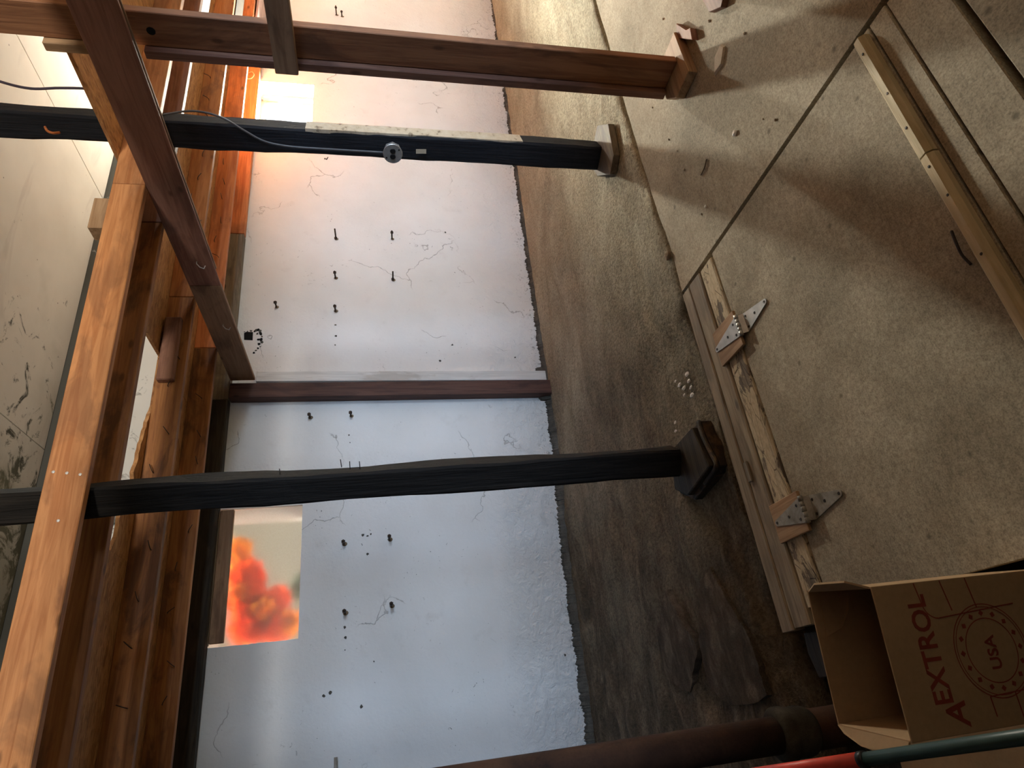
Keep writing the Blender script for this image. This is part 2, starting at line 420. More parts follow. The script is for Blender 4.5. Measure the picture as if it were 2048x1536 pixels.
M['plate'] = mottled('flaking_rusted_plate', (0.012, 0.009, 0.007), (0.045, 0.028, 0.016), (0.20, 0.11, 0.055), 14, 0.9, 0.01, 0.6, rand=True)
M['card'] = mottled('cardboard', (0.30, 0.195, 0.105), (0.34, 0.225, 0.125), (0.38, 0.255, 0.145), 3, 0.1, 0.003, 0.8, speck=0.15)
M['chip'] = mottled('plaster_chip', (0.45, 0.38, 0.28), (0.60, 0.52, 0.42), (0.70, 0.62, 0.52), 20, 0.4, 0.004, rand=True)
M['stone'] = mottled('brown_stone', (0.14, 0.10, 0.07), (0.24, 0.18, 0.12), (0.34, 0.27, 0.2), 25, 0.6, 0.006, rand=True)
M['bag'] = mottled('crumpled_paper', (0.22, 0.20, 0.17), (0.32, 0.29, 0.25), (0.40, 0.37, 0.32), 10, 0.5, 0.006)

def simple(name, c, rough=0.5, metal=0.0, n=0.15, sc=30):
    g = G(name); a = g.noise(g.coords(), sc, 3)
    col = g.mix(1.0, c, g.ramp(a, [(0.3, 1-n), (0.7, 1+n)]), 'MULTIPLY')
    return g.fin(col, rough, metal)
M['galv'] = simple('galvanised_steel', (0.42, 0.42, 0.41), 0.45, 0.7)
M['galv_rust'] = mottled('stained_steel', (0.16, 0.14, 0.11), (0.30, 0.29, 0.26), (0.40, 0.39, 0.36), 22, 0.2, 0.002, 0.5, rand=True)
M['nail'] = simple('dark_nail_steel', (0.035, 0.028, 0.024), 0.5, 0.5)
M['nail_bright'] = simple('bright_nail_steel', (0.75, 0.73, 0.70), 0.3, 0.6)
M['black'] = simple('black_plastic', (0.012, 0.012, 0.013), 0.4)
M['cable'] = simple('grey_cable_jacket', (0.12, 0.12, 0.125), 0.5)
M['darkcable'] = simple('dark_cable_jacket', (0.05, 0.04, 0.06), 0.5)
M['green'] = simple('dark_green_pole', (0.030, 0.055, 0.050), 0.4)
M['red'] = simple('red_grip', (0.55, 0.055, 0.035), 0.4)
M['redink'] = simple('red_print', (0.20, 0.035, 0.020), 0.7)
M['orange'] = simple('orange_wire', (0.55, 0.17, 0.05), 0.5)
M['void'] = simple('dark_hole', (0.006, 0.006, 0.006), 0.9)
M['frame_wood'] = wood('pale_window_frame', (0.40, 0.31, 0.20), (0.55, 0.45, 0.31), (0.30, 0.22, 0.14), 0.4, knots=False)
def leafmat(name, c):
    g = G(name); n = g.noise(g.coords(), 14, 3)
    col = g.mix(1.0, c, g.ramp(n, [(0.3, 0.7), (0.7, 1.2)]), 'MULTIPLY')
    d = g.n('ShaderNodeBsdfDiffuse', {'Color': col}); t = g.n('ShaderNodeBsdfTranslucent', {'Color': col})
    mx = g.n('ShaderNodeMixShader', {0: 0.5, 1: d.outputs[0], 2: t.outputs[0]}); g.lk(mx.outputs[0], g.out.inputs[0]); return g.m
M['leaf'] = leafmat('autumn_leaves', (0.95, 0.13, 0.015))
M['leaf2'] = leafmat('golden_leaves', (0.98, 0.40, 0.03))
M['green_leaf'] = simple('dark_green_leaves', (0.10, 0.16, 0.09), 0.7, 0, 0.4, 9)
M['fence'] = mottled('beige_render', (0.19, 0.175, 0.145), (0.22, 0.20, 0.165), (0.25, 0.225, 0.185), 2, 0.1, 0.01)
M['paver'] = mottled('pale_paving', (0.40, 0.38, 0.34), (0.52, 0.50, 0.45), (0.60, 0.57, 0.52), 4, 0.2, 0.01)

def peeling():
    g = G('peeling_paint_on_wood')
    v = g.coords((1.0, 2.5, 2.5))
    a = g.noise(v, 4.5, 8, 0.7, 0.6)
    gr = g.noise(g.coords((1.5, 26, 26)), 2.0, 5, 0.6, 0.6)
    paint = g.ramp(g.noise(v, 40, 4, .7), [(0.3, (0.38, 0.30, 0.19)), (0.7, (0.60, 0.50, 0.35))])
    bare = g.ramp(gr, [(0.35, (0.10, 0.075, 0.055)), (0.7, (0.25, 0.195, 0.145))])
    ed = g.n('ShaderNodeTexVoronoi', {'Vector': g.coords((2, 9, 9)), 'Scale': 3.0}, feature='DISTANCE_TO_EDGE').outputs[0]
    crk = g.ramp(ed, [(0.0, 1), (0.02, 0)])
    msk = g.ramp(a, [(0.545, 0), (0.56, 1)])
    col = g.mix(msk, paint, bare); col = g.mix(g.math('MULTIPLY', crk, 0.75), col, (0.05, 0.035, 0.025))
    g.bump(g.math('SUBTRACT', g.math('SUBTRACT', 1.0, msk), g.math('ADD', crk, g.math('MULTIPLY', gr, .5))), 0.6, 0.006)
    return g.fin(col, 0.8)
M['peel'] = peeling()

def cream_strip():
    g = G('cream_painted_face')
    n = g.noise(g.coords((2, 6, 6)), 4, 6, 0.65)
    col = g.ramp(n, [(0.34, (0.20, 0.15, 0.10)), (0.42, (0.52, 0.43, 0.30)), (0.7, (0.62, 0.55, 0.42))])
    g.bump(n, 0.4, 0.005)
    return g.fin(col, 0.75)
M['cream'] = cream_strip()

def frosted():
    g = G('frosted_glass')
    b = g.b
    b.inputs['Base Color'].default_value = (0.96, 0.93, 0.86, 1)
    b.inputs['Transmission Weight'].default_value = 1.0
    b.inputs['Roughness'].default_value = 0.33
    b.inputs['IOR'].default_value = 1.18
    df = g.n('ShaderNodeBsdfDiffuse', {'Color': (0.70, 0.64, 0.52, 1)})
    n = g.noise(g.coords(), 120, 3)
    mx = g.n('ShaderNodeMixShader', {0: g.ramp(n, [(0.3, 0.12), (0.75, 0.34)]), 1: b.outputs[0], 2: df.outputs[0]})
    g.lk(mx.outputs[0], g.out.inputs[0])
    return g.m
M['frosted'] = frosted()
def clear():
    g = G('clear_window_glass')
    g.b.inputs['Base Color'].default_value = (0.97, 0.98, 1, 1)
    tr = g.n('ShaderNodeBsdfTransparent', {'Color': (0.95, 0.96, 0.97, 1)}); gl = g.n('ShaderNodeBsdfGlossy', {'Color': (1, 1, 1, 1), 'Roughness': 0.02})
    mx = g.n('ShaderNodeMixShader', {0: 0.05, 1: tr.outputs[0], 2: gl.outputs[0]}); g.lk(mx.outputs[0], g.out.inputs[0])
    return g.m
M['glass'] = clear()

# ================================================================== SETTING
WY = 4.45            # face of the long plaster wall
WB = 4.82            # its outer face
XL, XR, YR = -1.3, 9.6, -3.0
JB, JT = 2.435, 2.575  # joist bottom / top
UC = 3.75            # upstairs ceiling

def wall_with_holes(name, x0, x1, z0, z1, y0, y1, holes, mat, jitter=0.0):
    xs = sorted({x0, x1, *[h[0] for h in holes], *[h[1] for h in holes]})
    zs = sorted({z0, z1, *[h[2] for h in holes], *[h[3] for h in holes]})
    bm = bmesh.new(); cache = {}
    def V(x, y, z):
        k = (round(x, 4), round(y, 4), round(z, 4))
        if k not in cache: cache[k] = bm.verts.new((x, y, z))
        return cache[k]
    inh = lambda a, b, c, d: any(h[0] <= a and b <= h[1] and h[2] <= c and d <= h[3] for h in holes)
    for i in range(len(xs)-1):
        for k in range(len(zs)-1):
            a, b, c, d = xs[i], xs[i+1], zs[k], zs[k+1]
            if inh(a, b, c, d): continue
            bm.faces.new((V(a, y0, c), V(b, y0, c), V(b, y0, d), V(a, y0, d)))
            bm.faces.new((V(a, y1, c), V(a, y1, d), V(b, y1, d), V(b, y1, c)))
    for a, b, c, d in holes:
        for (p, q) in (((a, c), (b, c)), ((b, c), (b, d)), ((b, d), (a, d)), ((a, d), (a, c))):
            if (p[1] == q[1] and p[1] in (z0, z1)): continue
            bm.faces.new((V(p[0], y0, p[1]), V(q[0], y0, q[1]), V(q[0], y1, q[1]), V(p[0], y1, p[1])))
    for (p, q) in (((x0, z0), (x1, z0)), ((x1, z0), (x1, z1)), ((x1, z1), (x0, z1)), ((x0, z1), (x0, z0))):
        pass
    return bm_obj(name, bm, mat)

W1 = (5.26, 5.83, 1.93, 2.46)
W2 = (0.575, 1.45, 1.905, 2.455)
W3 = (8.2, 9.0, 1.75, 2.42)
wall = struct(wall_with_holes('wall_far', XL, XR, -0.3, 2.60, WY, WB, [W1, W2, W3], M['plaster']), 'long white plastered wall with patched paint and rusty bolts')
struct(bx('wall_left', XL-0.15, XL, YR, WB, -0.3, UC+0.1, M['mortar'], bev=0))
struct(bx('wall_right', XR, XR+0.15, YR, WB, -0.3, UC+0.1, M['dark_wall'], bev=0))
struct(wall_with_holes('wall_rear', XL, XR, -0.3, UC+0.1, YR-0.15, YR, [(0.60, 2.80, 1.90, 2.44), (3.7, 5.3, 1.6, 2.4), (-0.3, 1.5, 2.85, 3.55)], M['dark_wall']))  # the rear openings are added to hold the lamps
struct(bx('wall_upper', XL, XR, 4.80, 4.97, 2.60, UC+0.1, M['upper_wall'], bev=0), 'upstairs wall with painted shade and mould seen through the ceiling opening')
struct(bx('light_block_partition', XL, 6.5, -0.75, -0.6, -0.05, 1.38, M['dark_wall'], bev=0))  # unseen wall, added to keep low light off the box and floor

struct(bx('light_block_beam', XL, 6.5, -0.46, -0.36, 2.12, 2.57, M['dark_wall'], bev=0))  # unseen beam, added to keep direct light off the joist faces
# ground under everything
struct(bx('floor_base', XL-0.1, XR+0.1, YR, WB, -0.32, -0.14, M['soil'], bev=0))

# smooth slab right of the hatch, wavy edge towards the rough apron
def slab_edge(x): return 2.185 + 0.022*noise.noise(Vector((x*2.3, 0.4, 0))) + 0.008*noise.noise(Vector((x*9, 3.4, 0)))
floor = struct(empty('floor', (0, 0, 0)), 'scuffed beige floor of slabs and sheets')
def plan(name, pts, z0, z1, mat, parent): return prism(name, pts, z0, z1, mat, parent)
edge = [(1.622+(XR-1.622)*i/90, slab_edge(1.622+(XR-1.622)*i/90)) for i in range(91)]
plan('floor_slab', [(1.622, YR), (XR, YR)]+edge[::-1], -0.14, 0.0, M['slab'], floor)
bx('floor_panel', 0.165, 1.598, 0.700, 0.828, -0.14, 0.000, M['slab'], floor)
bx('floor_panel', 0.165, 1.598, 0.832, 0.893, -0.14, 0.004, M['slab'], floor)
bx('floor_panel', 0.165, 1.598, YR, 0.682, -0.14, -0.002, M['slab'], floor)
bx('floor_panel', XL, 0.150, YR, 1.90, -0.14, -0.050, M['soil'], floor)

# rough concrete apron running along the wall
def zwall(x): return 0.060-0.0235*x
bm = bmesh.new(); nx, ny = 300, 64; grid = []
for i in range(nx+1):
    x = XL+(XR-XL)*(i/nx)**1.15
    row = []
    ys0 = slab_edge(x)+0.018+0.034*max(0, min(1, (x-1.9)*1.5))*(0.8+0.5*noise.noise(Vector((x*5, 9, 0)))) if x > 1.6 else (2.262+0.05*noise.noise(Vector((x*4, 1, 0))) if x > 0.15 else 2.24)
    for j in range(ny+1):
        t = j/ny; y = ys0+(WY+0.03-ys0)*t
        zl = -0.006 if x > 1.65 else -0.05
        if 1.45 < x <= 1.65: zl = -0.05+0.044*(x-1.45)/0.2
        z = zl*(1-t)**1.5+zwall(x)*t
        v = Vector((x, y, 0))
        z += 0.016*noise.noise(v*2.2)+0.009*noise.noise(v*7)+0.005*noise.noise(v*19)+0.003*noise.noise(v*43)
        if x < 1.7:   # broken ledges on the left
            k = noise.noise(Vector((x*1.1+3, y*2.6, 5)))
            z += 0.028*max(0, min(1, (k-0.05)*14))*min(1, (1.7-x)*1.2)
        z *= 1 if x < 1.7 else 0.75+0.25*max(0, 1-(x-1.7))
        if j == 0: z -= 0.012
        row.append(bm.verts.new((x, y, z)))
    row.append(None); grid.append(row)
for i in range(nx):
    for j in range(ny): bm.faces.new((grid[i][j], grid[i+1][j], grid[i+1][j+1], grid[i][j+1]))
bot = [bm.verts.new((grid[i][0].co.x, grid[i][0].co.y, -0.16)) for i in range(nx+1)]
for i in range(nx): bm.faces.new((bot[i], bot[i+1], grid[i+1][0], grid[i][0]))
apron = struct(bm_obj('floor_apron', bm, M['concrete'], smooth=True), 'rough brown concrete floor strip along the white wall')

def jag(pts, n=7, a=0.012):
    out = []
    for i in range(len(pts)):
        p, q = Vector((*pts[i][:2], 0)), Vector((*pts[(i+1) % len(pts)][:2], 0))
        for k in range(n):
            r = p.lerp(q, k/n); d = (q-p).normalized(); w = Vector((-d.y, d.x, 0))
            r += w*(a*1.6*noise.noise(r*14)+a*noise.noise(r*45)); out.append((r.x, r.y))
    return out
for px in ([(1400, 1165), (1418, 1130), (1445, 1180), (1478, 1240), (1510, 1310), (1535, 1395), (1470, 1420), (1420, 1380), (1395, 1280)],
           [(1330, 1180), (1362, 1240), (1395, 1300), (1380, 1390), (1330, 1360), (1312, 1260)],
           [(1180, 1400), (1215, 1330), (1250, 1380), (1270, 1480), (1200, 1500)]):
    prism('broken_slab', jag([pix(x, y, Z=0.015) for x, y in px]), -0.05, 0.014, M['concrete2'], apron, taper=0.985)
# ragged mortar joint between wall and apron
bm = bmesh.new(); n = 2600; lo = []; hi = []; tp = []
for i in range(n+1):
    x = XL+(XR-XL)*i/n
    j = 0.016*noise.noise(Vector((x*6, 0, 0)))+0.014*noise.noise(Vector((x*23, 4, 0)))+0.012*noise.noise(Vector((x*61, 8, 0)))+0.012*noise.noise(Vector((x*140, 3, 0)))
    zt = zwall(x)+0.040+j+(0.035 if x < 1.0 else 0.035*max(0, (1.8-x)/0.8))
    if 2.2 < x < 2.5: zt += 0.05
    d = 0.018+0.008*noise.noise(Vector((x*9, 2, 0)))
    lo.append(bm.verts.new((x, WY-d-0.045-0.02*noise.noise(Vector((x*5, 7, 0))), zwall(x)-0.06)))
    hi.append(bm.verts.new((x, WY-d, zt-0.010)))
    tp.append(bm.verts.new((x, WY+0.004, zt+0.004)))
for i in range(n):
    bm.faces.new((lo[i], lo[i+1], hi[i+1], hi[i])); bm.faces.new((hi[i], hi[i+1], tp[i+1], tp[i]))
struct(bm_obj('baseboard_far', bm, M['mortar']), 'ragged grey mortar joint at the foot of the white wall')

# ceiling: strand-board subfloor on the joists, with the stair opening and a ragged hole
ceil = struct(empty('ceiling', (0, 0, JT)), 'underside of the strand-board subfloor')
T0, T1 = JT, JT+0.018
def osbp(x0, x1, y0, y1): return bx('strand_board', x0, x1, y0, y1, T0, T1, M['osb'], ceil, bev=0.001)
for a, b in ((2.585, 5.0), (5.004, 7.4), (7.404, XR)): osbp(a, b, YR, 2.478)
for a, b in ((2.02, 4.4), (4.404, 6.8), (6.804, XR)): osbp(a, b, 2.482, 3.368)
for a, b in ((-0.4, 2.0), (2.004, 4.4), (4.404, 6.8), (6.804, XR)): osbp(a, b, 3.372, WB)
osbp(XL, -0.404, 2.482, WB)
osbp(-0.4, 0.86, 2.80, 3.368)
osbp(XL, 2.58, YR, 1.25)
rag = [(0.86, 3.37), (1.70, 3.37), (1.66, 3.352)]
for i in range(26):
    x = 1.64-0.70*i/25
    rag.append((x, 3.345-0.09*min(1, i/9)*(0.8+0.35*noise.noise(Vector((x*9, 0, 0))))-0.016*random.random()-(0.09 if i > 20 else 0)))
rag.append((0.86, 3.13))
prism('strand_board_scrap', rag, T0, T1, M['osb'], ceil)
# upstairs ceiling panels with visible joints
uc = struct(empty('ceiling_upper', (0, 0, UC)), 'pale upstairs ceiling panels seen through the opening')
for a, b in ((XL, 2.09), (2.094, 4.52), (4.526, 6.95), (6.954, XR)):
    bx('ceiling_panel', a, b, YR, 4.795, UC, UC+0.02, M['ceil_panel'], uc, bev=0.002)

struct(bx('light_block_roof', XL-0.2, XR+0.2, YR-0.2, 5.02, UC+0.12, UC+0.2, M['dark_wall'], bev=0))  # unseen cover, added to stop sun leaking through the panel joints
# window 1: bright deep-set window on the right
w1 = struct(empty('window_1', (5.54, 4.7, 1.93)), 'small bright window deep in the white wall')
fy0, fy1 = 4.66, 4.71
bx('window_frame', W1[0], W1[1], fy0, fy1, W1[2], W1[2]+0.055, M['frame_wood'], w1)
bx('window_frame', W1[0], W1[1], fy0, fy1, W1[3]-0.05, W1[3], M['frame_wood'], w1)
bx('window_frame', W1[0], W1[0]+0.05, fy0, fy1, W1[2]+0.055, W1[3]-0.05, M['frame_wood'], w1)
bx('window_frame', W1[1]-0.05, W1[1], fy0, fy1, W1[2]+0.055, W1[3]-0.05, M['frame_wood'], w1)
bx('window_stop', W1[1]-0.030, W1[1]-0.004, 4.60, 4.655, W1[2]+0.02, W1[3]-0.02, M['grey_wood'], w1)
bx('window_pane', W1[0]+0.045, W1[1]-0.045, 4.684, 4.690, W1[2]+0.05, W1[3]-0.045, M['glass'], w1, bev=0)
# window 2: frosted pane nearly flush with the wall
w2 = struct(empty('window_2', (1.0, 4.5, 1.9)), 'frosted window glowing orange from foliage behind it')
bx('frosted_pane', W2[0]+0.004, W2[1]-0.004, 4.468, 4.474, W2[2]+0.003, W2[3]-0.003, M['frosted'], w2, bev=0)
bx('window_top_board', W2[0]+0.02, W2[1]-0.01, 4.435, 4.462, 2.345, 2.430, M['brown_light'], w2)
bx('window_top_edge', W2[0]+0.01, W2[1]-0.01, 4.425, 4.458, 2.432, 2.452, M['sill_wood'], w2)
# window 3, unseen, added further right to light the floor
w3 = struct(empty('added_window_3', (8.6, 4.7, 1.75)), 'added unseen window lighting the floor, further along the white wall')
bx('window_frame', W3[0], W3[1], 4.66, 4.71, W3[2], W3[2]+0.05, M['frame_wood'], w3)
bx('window_frame', W3[0], W3[1], 4.66, 4.71, W3[3]-0.05, W3[3], M['frame_wood'], w3)

# outdoors behind the wall
struct(bx('added_backdrop_wall', -3, 4.5, 6.6, 6.8, 1.2, 3.4, M['fence'], bev=0), 'added beige backdrop wall dulling the frosted window from outside')  # added backdrop that darkens what shows through the frosted pane
struct(bx('ground_outside', -3, 12, WB+0.02, 12, 1.2, 1.5, M['paver'], bev=0), 'paved ground outside')
def shrub(name, blobs, mats, label):
    root = empty(name, (blobs[0][0], blobs[0][1], 1.5), label, 'shrub')
    for (x, y, z, r, k) in blobs:
        bm = bmesh.new()
        rs = random.Random(int(x*1000+z*77))
        for i in range(240):
            d = Vector((rs.gauss(0, 1), rs.gauss(0, 1), rs.gauss(0, 1))).normalized()*r*(0.55+0.45*rs.random())
            u = Vector((rs.gauss(0, 1), rs.gauss(0, 1), rs.gauss(0, 1))).normalized(); w = u.cross(Vector((rs.gauss(0, 1), rs.gauss(0, 1), rs.gauss(0, 1)))).normalized()
            s = 0.055
            c = Vector((x, y, z))-root.location+d
            bm.faces.new([bm.verts.new(c+u*s), bm.verts.new(c+w*s*.6), bm.verts.new(c-u*s), bm.verts.new(c-w*s*.6)])
        o = bm_obj('foliage', bm, mats[k], root); o['kind'] = 'stuff'
    st = [Vector((blobs[0][0], blobs[0][1]+0.02, 1.5)), Vector((blobs[0][0]+0.01, blobs[0][1]+0.02, blobs[0][2]-0.06)), Vector((blobs[0][0]-0.02, blobs[0][1]+0.02, blobs[0][2]+0.05))]
    tube('stem', st, 0.012, M['brown'], root, 8)
    return root
shrub('autumn_shrub', [(0.76, 5.03, 2.13, 0.11, 0), (0.78, 5.03, 2.31, 0.13, 0), (0.92, 5.03, 2.15, 0.10, 0), (0.95, 5.03, 2.33, 0.13, 0), (1.11, 5.04, 2.35, 0.12, 0), (1.31, 5.06, 2.44, 0.10, 1), (0.86, 4.97, 2.20, 0.07, 1), (0.76, 5.00, 2.04, 0.07, 1), (0.98, 4.98, 2.36, 0.06, 1)],
      [M['leaf'], M['leaf2']], 'blurred orange-red autumn shrub behind the frosted window')
shrub('green_shrub', [(1.07, 5.35, 1.98, 0.08, 0)], [M['green_leaf']], 'dim green shrub behind the lower part of the frosted window')

# ================================================================== CEILING TIMBERS
def bent_nails(parent, y, spots, mat):
    for (x, z, a) in spots:
        d = Vector((math.cos(a), 0, math.sin(a)))
        P = Vector((x, y, z))
        tube('bent_nail', [P, P+Vector((0, -0.012, 0)), P+Vector((0, -0.020, 0))+d*0.012, P+Vector((0, -0.022, 0))+d*0.045], 0.0022, mat, parent, 6)

rs = random.Random(3)
trimR = None
tr = board('trimmer_joist', (XL, 2.46, (JB+JT)/2), (2.405, 2.46, (JB+JT)/2), 0.04, JT-JB, M['pine'])
tag(tr, 'bright orange pine joist edging the stair opening, nailed across the left black post', 'joist')
for dx, dz in ((0.985, .045), (0.978, .0), (0.970, -.045), (0.80, -0.005)):
    P = Vector((dx-0.01, 2.44, (JB+JT)/2+dz))
    o = bm_obj('nail_head', lathe_bm([(0.0055, 0), (0.0055, 0.002), (0.003, 0.003)], 10), M['nail_bright'], tr)
    o.matrix_basis = tr.matrix_basis.inverted() @ (Matrix.Translation(P) @ Matrix.Rotation(math.radians(90), 4, 'X'))
tr2 = board('trimmer_joist', (2.407, 2.46, (JB+JT)/2), (XR, 2.46, (JB+JT)/2), 0.04, JT-JB, M['pine'])
tag(tr2, 'orange pine joist continuing right of the cross beam under the strand board', 'joist')
J = [(2.705, M['pine_shaded'], M['brown'], 'joist darkened with painted shade, second from the stair opening, beside the white gap'),
     (3.345, M['pine_shaded'], M['pine2'], 'orange joist, third from the stair opening, with bent nails and a scrap block'),
     (3.925, M['pine_shaded'], M['pine_red'], 'orange joist, last one before the white wall, with bent nails')]
jobs = []
for k, (y, ma, mb, lab) in enumerate(J):
    a = board('floor_joist', (XL, y+0.02, (JB+JT)/2), (2.41, y+0.02, (JB+JT)/2), 0.04, JT-JB, ma)
    tag(a, lab+', left run', 'joist', 'ceiling joists')
    b = board('floor_joist', (2.413, y+0.02, (JB+JT)/2), (XR, y+0.02, (JB+JT)/2), 0.04, JT-JB, mb)
    tag(b, ['greyish brown joist right of the cross beam, nearest the stair opening', 'brown joist right of the cross beam in the middle, with bent nails', 'reddish joist right of the cross beam nearest the bright window, with bent nails'][k], 'joist', 'ceiling joists')
    jobs.append((a, b))
    if k:
        bent_nails(a, y, [(x, JB+0.03+0.07*rs.random(), rs.uniform(-1.2, 1.2)) for x in [0.2+0.22*i+0.08*rs.random() for i in range(9)]], M['nail'])
        bent_nails(b, y, [(x, JB+0.03+0.07*rs.random(), rs.uniform(-1.2, 1.2)) for x in [2.7+0.2*i+0.08*rs.random() for i in range(9)]], M['nail'])
# light sapwood edge strips seen on the joist undersides are the joists' own bottom faces
tag(board('wall_plate', (XL, 4.41, (JB+JT)/2), (2.245, 4.41, (JB+JT)/2), 0.075, JT-JB, M['dark_plate'], wob=0.004), 'blackened timber plate on top of the white wall, left of the stud', 'beam')
tag(board('wall_plate', (2.25, 4.41, (JB+JT)/2), (3.80, 4.41, (JB+JT)/2), 0.07, JT-JB, M['grey_wood']), 'weathered grey plate on the white wall between cross beam and orange plate', 'beam')
tag(board('wall_plate', (3.81, 4.41, (JB+JT)/2), (XR, 4.41, (JB+JT)/2), 0.06, JT-JB, M['pine_red']), 'reddish orange plate on top of the white wall running past the bright window', 'beam')
tag(bx('scrap_block', 1.83, 2.24, 3.300, 3.343, 2.475, 2.562, M['brown'], bev=0.006), 'short brown scrap block nailed to an orange joist beside the white gap', 'block')
tag(bx('scrap_block', 2.16, 2.34, 2.47, 2.56, JT+0.002, JT+0.075, M['block_wood']), 'small tan block lying on top of the trimmer joist', 'block')
tag(bx('soffit_board', 5.98, 8.6, 4.00, 4.375, JB-0.022, JB-0.002, M['pink_board']), 'pinkish board under the joists at the far right of the wall', 'board')
tag(bx('filler_board', 4.15, 4.75, 2.76, 2.95, JB+0.03, JB+0.05, M['white_wood']), 'white painted board between joists at the top edge of the picture', 'board')
tag(bx('blocking_piece', 4.95, 5.9, 3.40, 3.60, JB-0.004, JB+0.03, M['dark_plate']), 'dark blocking piece between joists at the top edge of the picture', 'block')

# cross beam of two thin planks, running from the wall stud towards the right-hand post
cb = empty('cross_beam', (2.42, 2.8, 2.26), 'brown double-plank cross beam running from the wall stud under the joists', 'beam')
board('near_plank', (2.4075, 0.9, 2.3475), (2.4075, 3.22, 2.3475), 0.015, 0.172, M['beam_wood'], cb)
board('end_plank', (2.412, 3.222, 2.3475), (2.412, 4.372, 2.3475), 0.024, 0.172, M['brown_light'], cb)
board('far_plank', (2.4345, 0.9, 2.3475), (2.4345, 3.1, 2.3475), 0.013, 0.172, M['brown_light'], cb)
for (yy, zz) in ((3.0, 2.34), (3.62, 2.33)):
    tube('hook_nail', [(2.40, yy, zz), (2.385, yy, zz), (2.378, yy+0.02, zz-0.012), (2.379, yy+0.035, zz-0.03), (2.388, yy+0.02, zz-0.04)], 0.003, M['nail_bright'], cb, 6)

# ================================================================== POSTS
def hewn_post(name, p0, p1, s, rot, mat, label):
    e = empty(name, p0, label, 'post')
    up = Vector((math.cos(rot), math.sin(rot), 0))
    o = board('shaft', p0, p1, s, s, mat, e, up=up, wob=0.012)
    return e
R_ = math.radians
pl = hewn_post('timber_post', (0.945, 2.575, 0.045), (0.885, 2.575, 3.72), 0.118, R_(-36), M['hewn'], 'blackened hand-hewn timber post on rusted plates, left of the wall stud')
for (x, y) in ((700, 930), (560, 945), (683, 926), (720, 930)):
    P = pix(x, y+2, Y=2.53)
    tube('nail', [P+Vector((-0.01, 0.01, 0)), P+Vector((0.016, -0.012, 0.004*rs.random()))], 0.0018, M['nail'], pl, 6)
pm = hewn_post('timber_post', (2.955, 2.60, 0.035), (2.965, 2.60, 3.72), 0.137, R_(23), M['hewn_blue'], 'black painted timber post with a grey outlet box')
# cream painted strip on the right face of that post
cs = bmesh.new(); fr = R_(23)
ux = Vector((math.cos(fr), math.sin(fr), 0)); uy = Vector((-math.sin(fr), math.cos(fr), 0))
seg = 40; lo = []; hi = []
for i in range(seg+1):
    z = 0.52+(1.735-0.52)*i/seg-0.035
    c = Vector((0, 0, z))-uy*0.075
    a = 0.060+0.006*noise.noise(Vector((z*9, 0, 0))); b = -0.060+0.007*noise.noise(Vector((z*9, 5, 0)))
    lo.append((cs.verts.new(c+ux*a), cs.verts.new(c+ux*a+uy*0.02))); hi.append((cs.verts.new(c+ux*b), cs.verts.new(c+ux*b+uy*0.02)))
for i in range(seg):
    cs.faces.new((lo[i][0], lo[i+1][0], hi[i+1][0], hi[i][0])); cs.faces.new((lo[i][0], lo[i][1], lo[i+1][1], lo[i+1][0])); cs.faces.new((hi[i][0], hi[i+1][0], hi[i+1][1], hi[i][1]))
o = bm_obj('cream_paint_strip', cs, M['cream'], pm); o['label'] = 'flaking cream paint on the side of the post'
P = pix(655, 317, Y=2.55); tube('nail', [P+Vector((0.03, 0.02, 0)), P+Vector((-0.02, -0.012, 0.004))], 0.003, M['nail'], pm, 6)
P = pix(100, 262, Y=2.49)
tube('orange_wire_hook', smoothcurve([pix(90, 254, Y=2.50), pix(95, 262, Y=2.48), pix(106, 266, Y=2.48), pix(119, 265, Y=2.50)], 4), 0.006, M['orange'], pm, 8)

# built-up post of two boards on the right
rp = empty('built_up_post', (2.49, 1.71, 0.045), 'reddish brown built-up post of two boards on a wood block at right', 'post')
bx('wide_board', 2.475, 2.512, 1.630, 1.768, 0.045, 3.70, M['red_board'], rp)
bx('flange_board', 2.448, 2.530, 1.770, 1.808, 0.045, 2.25, M['brown'], rp)
bx('flange_board', 2.448, 2.530, 1.770, 1.808, 2.44, 2.60, M['block_wood'], rp)
o = bm_obj('bored_hole', lathe_bm([(0.016, 0), (0.016, 0.0015), (0.012, 0.0018)], 12), M['void'], rp)
o.matrix_basis = rp.matrix_basis.inverted() @ (Matrix.Translation(pix(302, 62, X=2.4745)) @ Matrix.Rotation(R_(-90), 4, 'Y'))
tag(bx('side_rail', 2.408, 2.446, 0.55, 1.800, 1.675, 1.765, M['brown_light']), 'short horizontal rail board nailed across the right built-up post', 'board')

# post plates and blocks
lp = empty('post_plate', (0.88, 2.45, 0), 'stack of flaking rusted plates under the left black post', 'plate')
A = [(1.035, 2.335), (0.80, 2.275), (0.745, 2.555), (0.82, 2.68), (1.02, 2.62)]
def grow(pts, k):
    cx = sum(p[0] for p in pts)/len(pts); cy = sum(p[1] for p in pts)/len(pts)
    return [(cx+(p[0]-cx)*k, cy+(p[1]-cy)*k) for p in pts]
prism('lower_plate', A, -0.06, 0.005, M['plate'], lp, 0.004)
prism('upper_plate', grow(A, 0.86), 0.006, 0.040, M['dark_plate'], lp, 0.004)
tube('flaking_edge', smoothcurve([(1.03, 2.335, 0.012), (0.95, 2.318, 0.018), (0.87, 2.30, 0.014), (0.808, 2.282, 0.016), (0.790, 2.34, 0.012), (0.775, 2.42, 0.010)], 5), 0.012, M['plate'], lp, 7)
prism('mp', [(3.10, 2.50), (2.96, 2.37), (2.74, 2.40), (2.69, 2.50), (2.84, 2.66), (3.02, 2.72)], -0.005, 0.034, M['grey_wood'], bev=0.003).name = 'post_block'
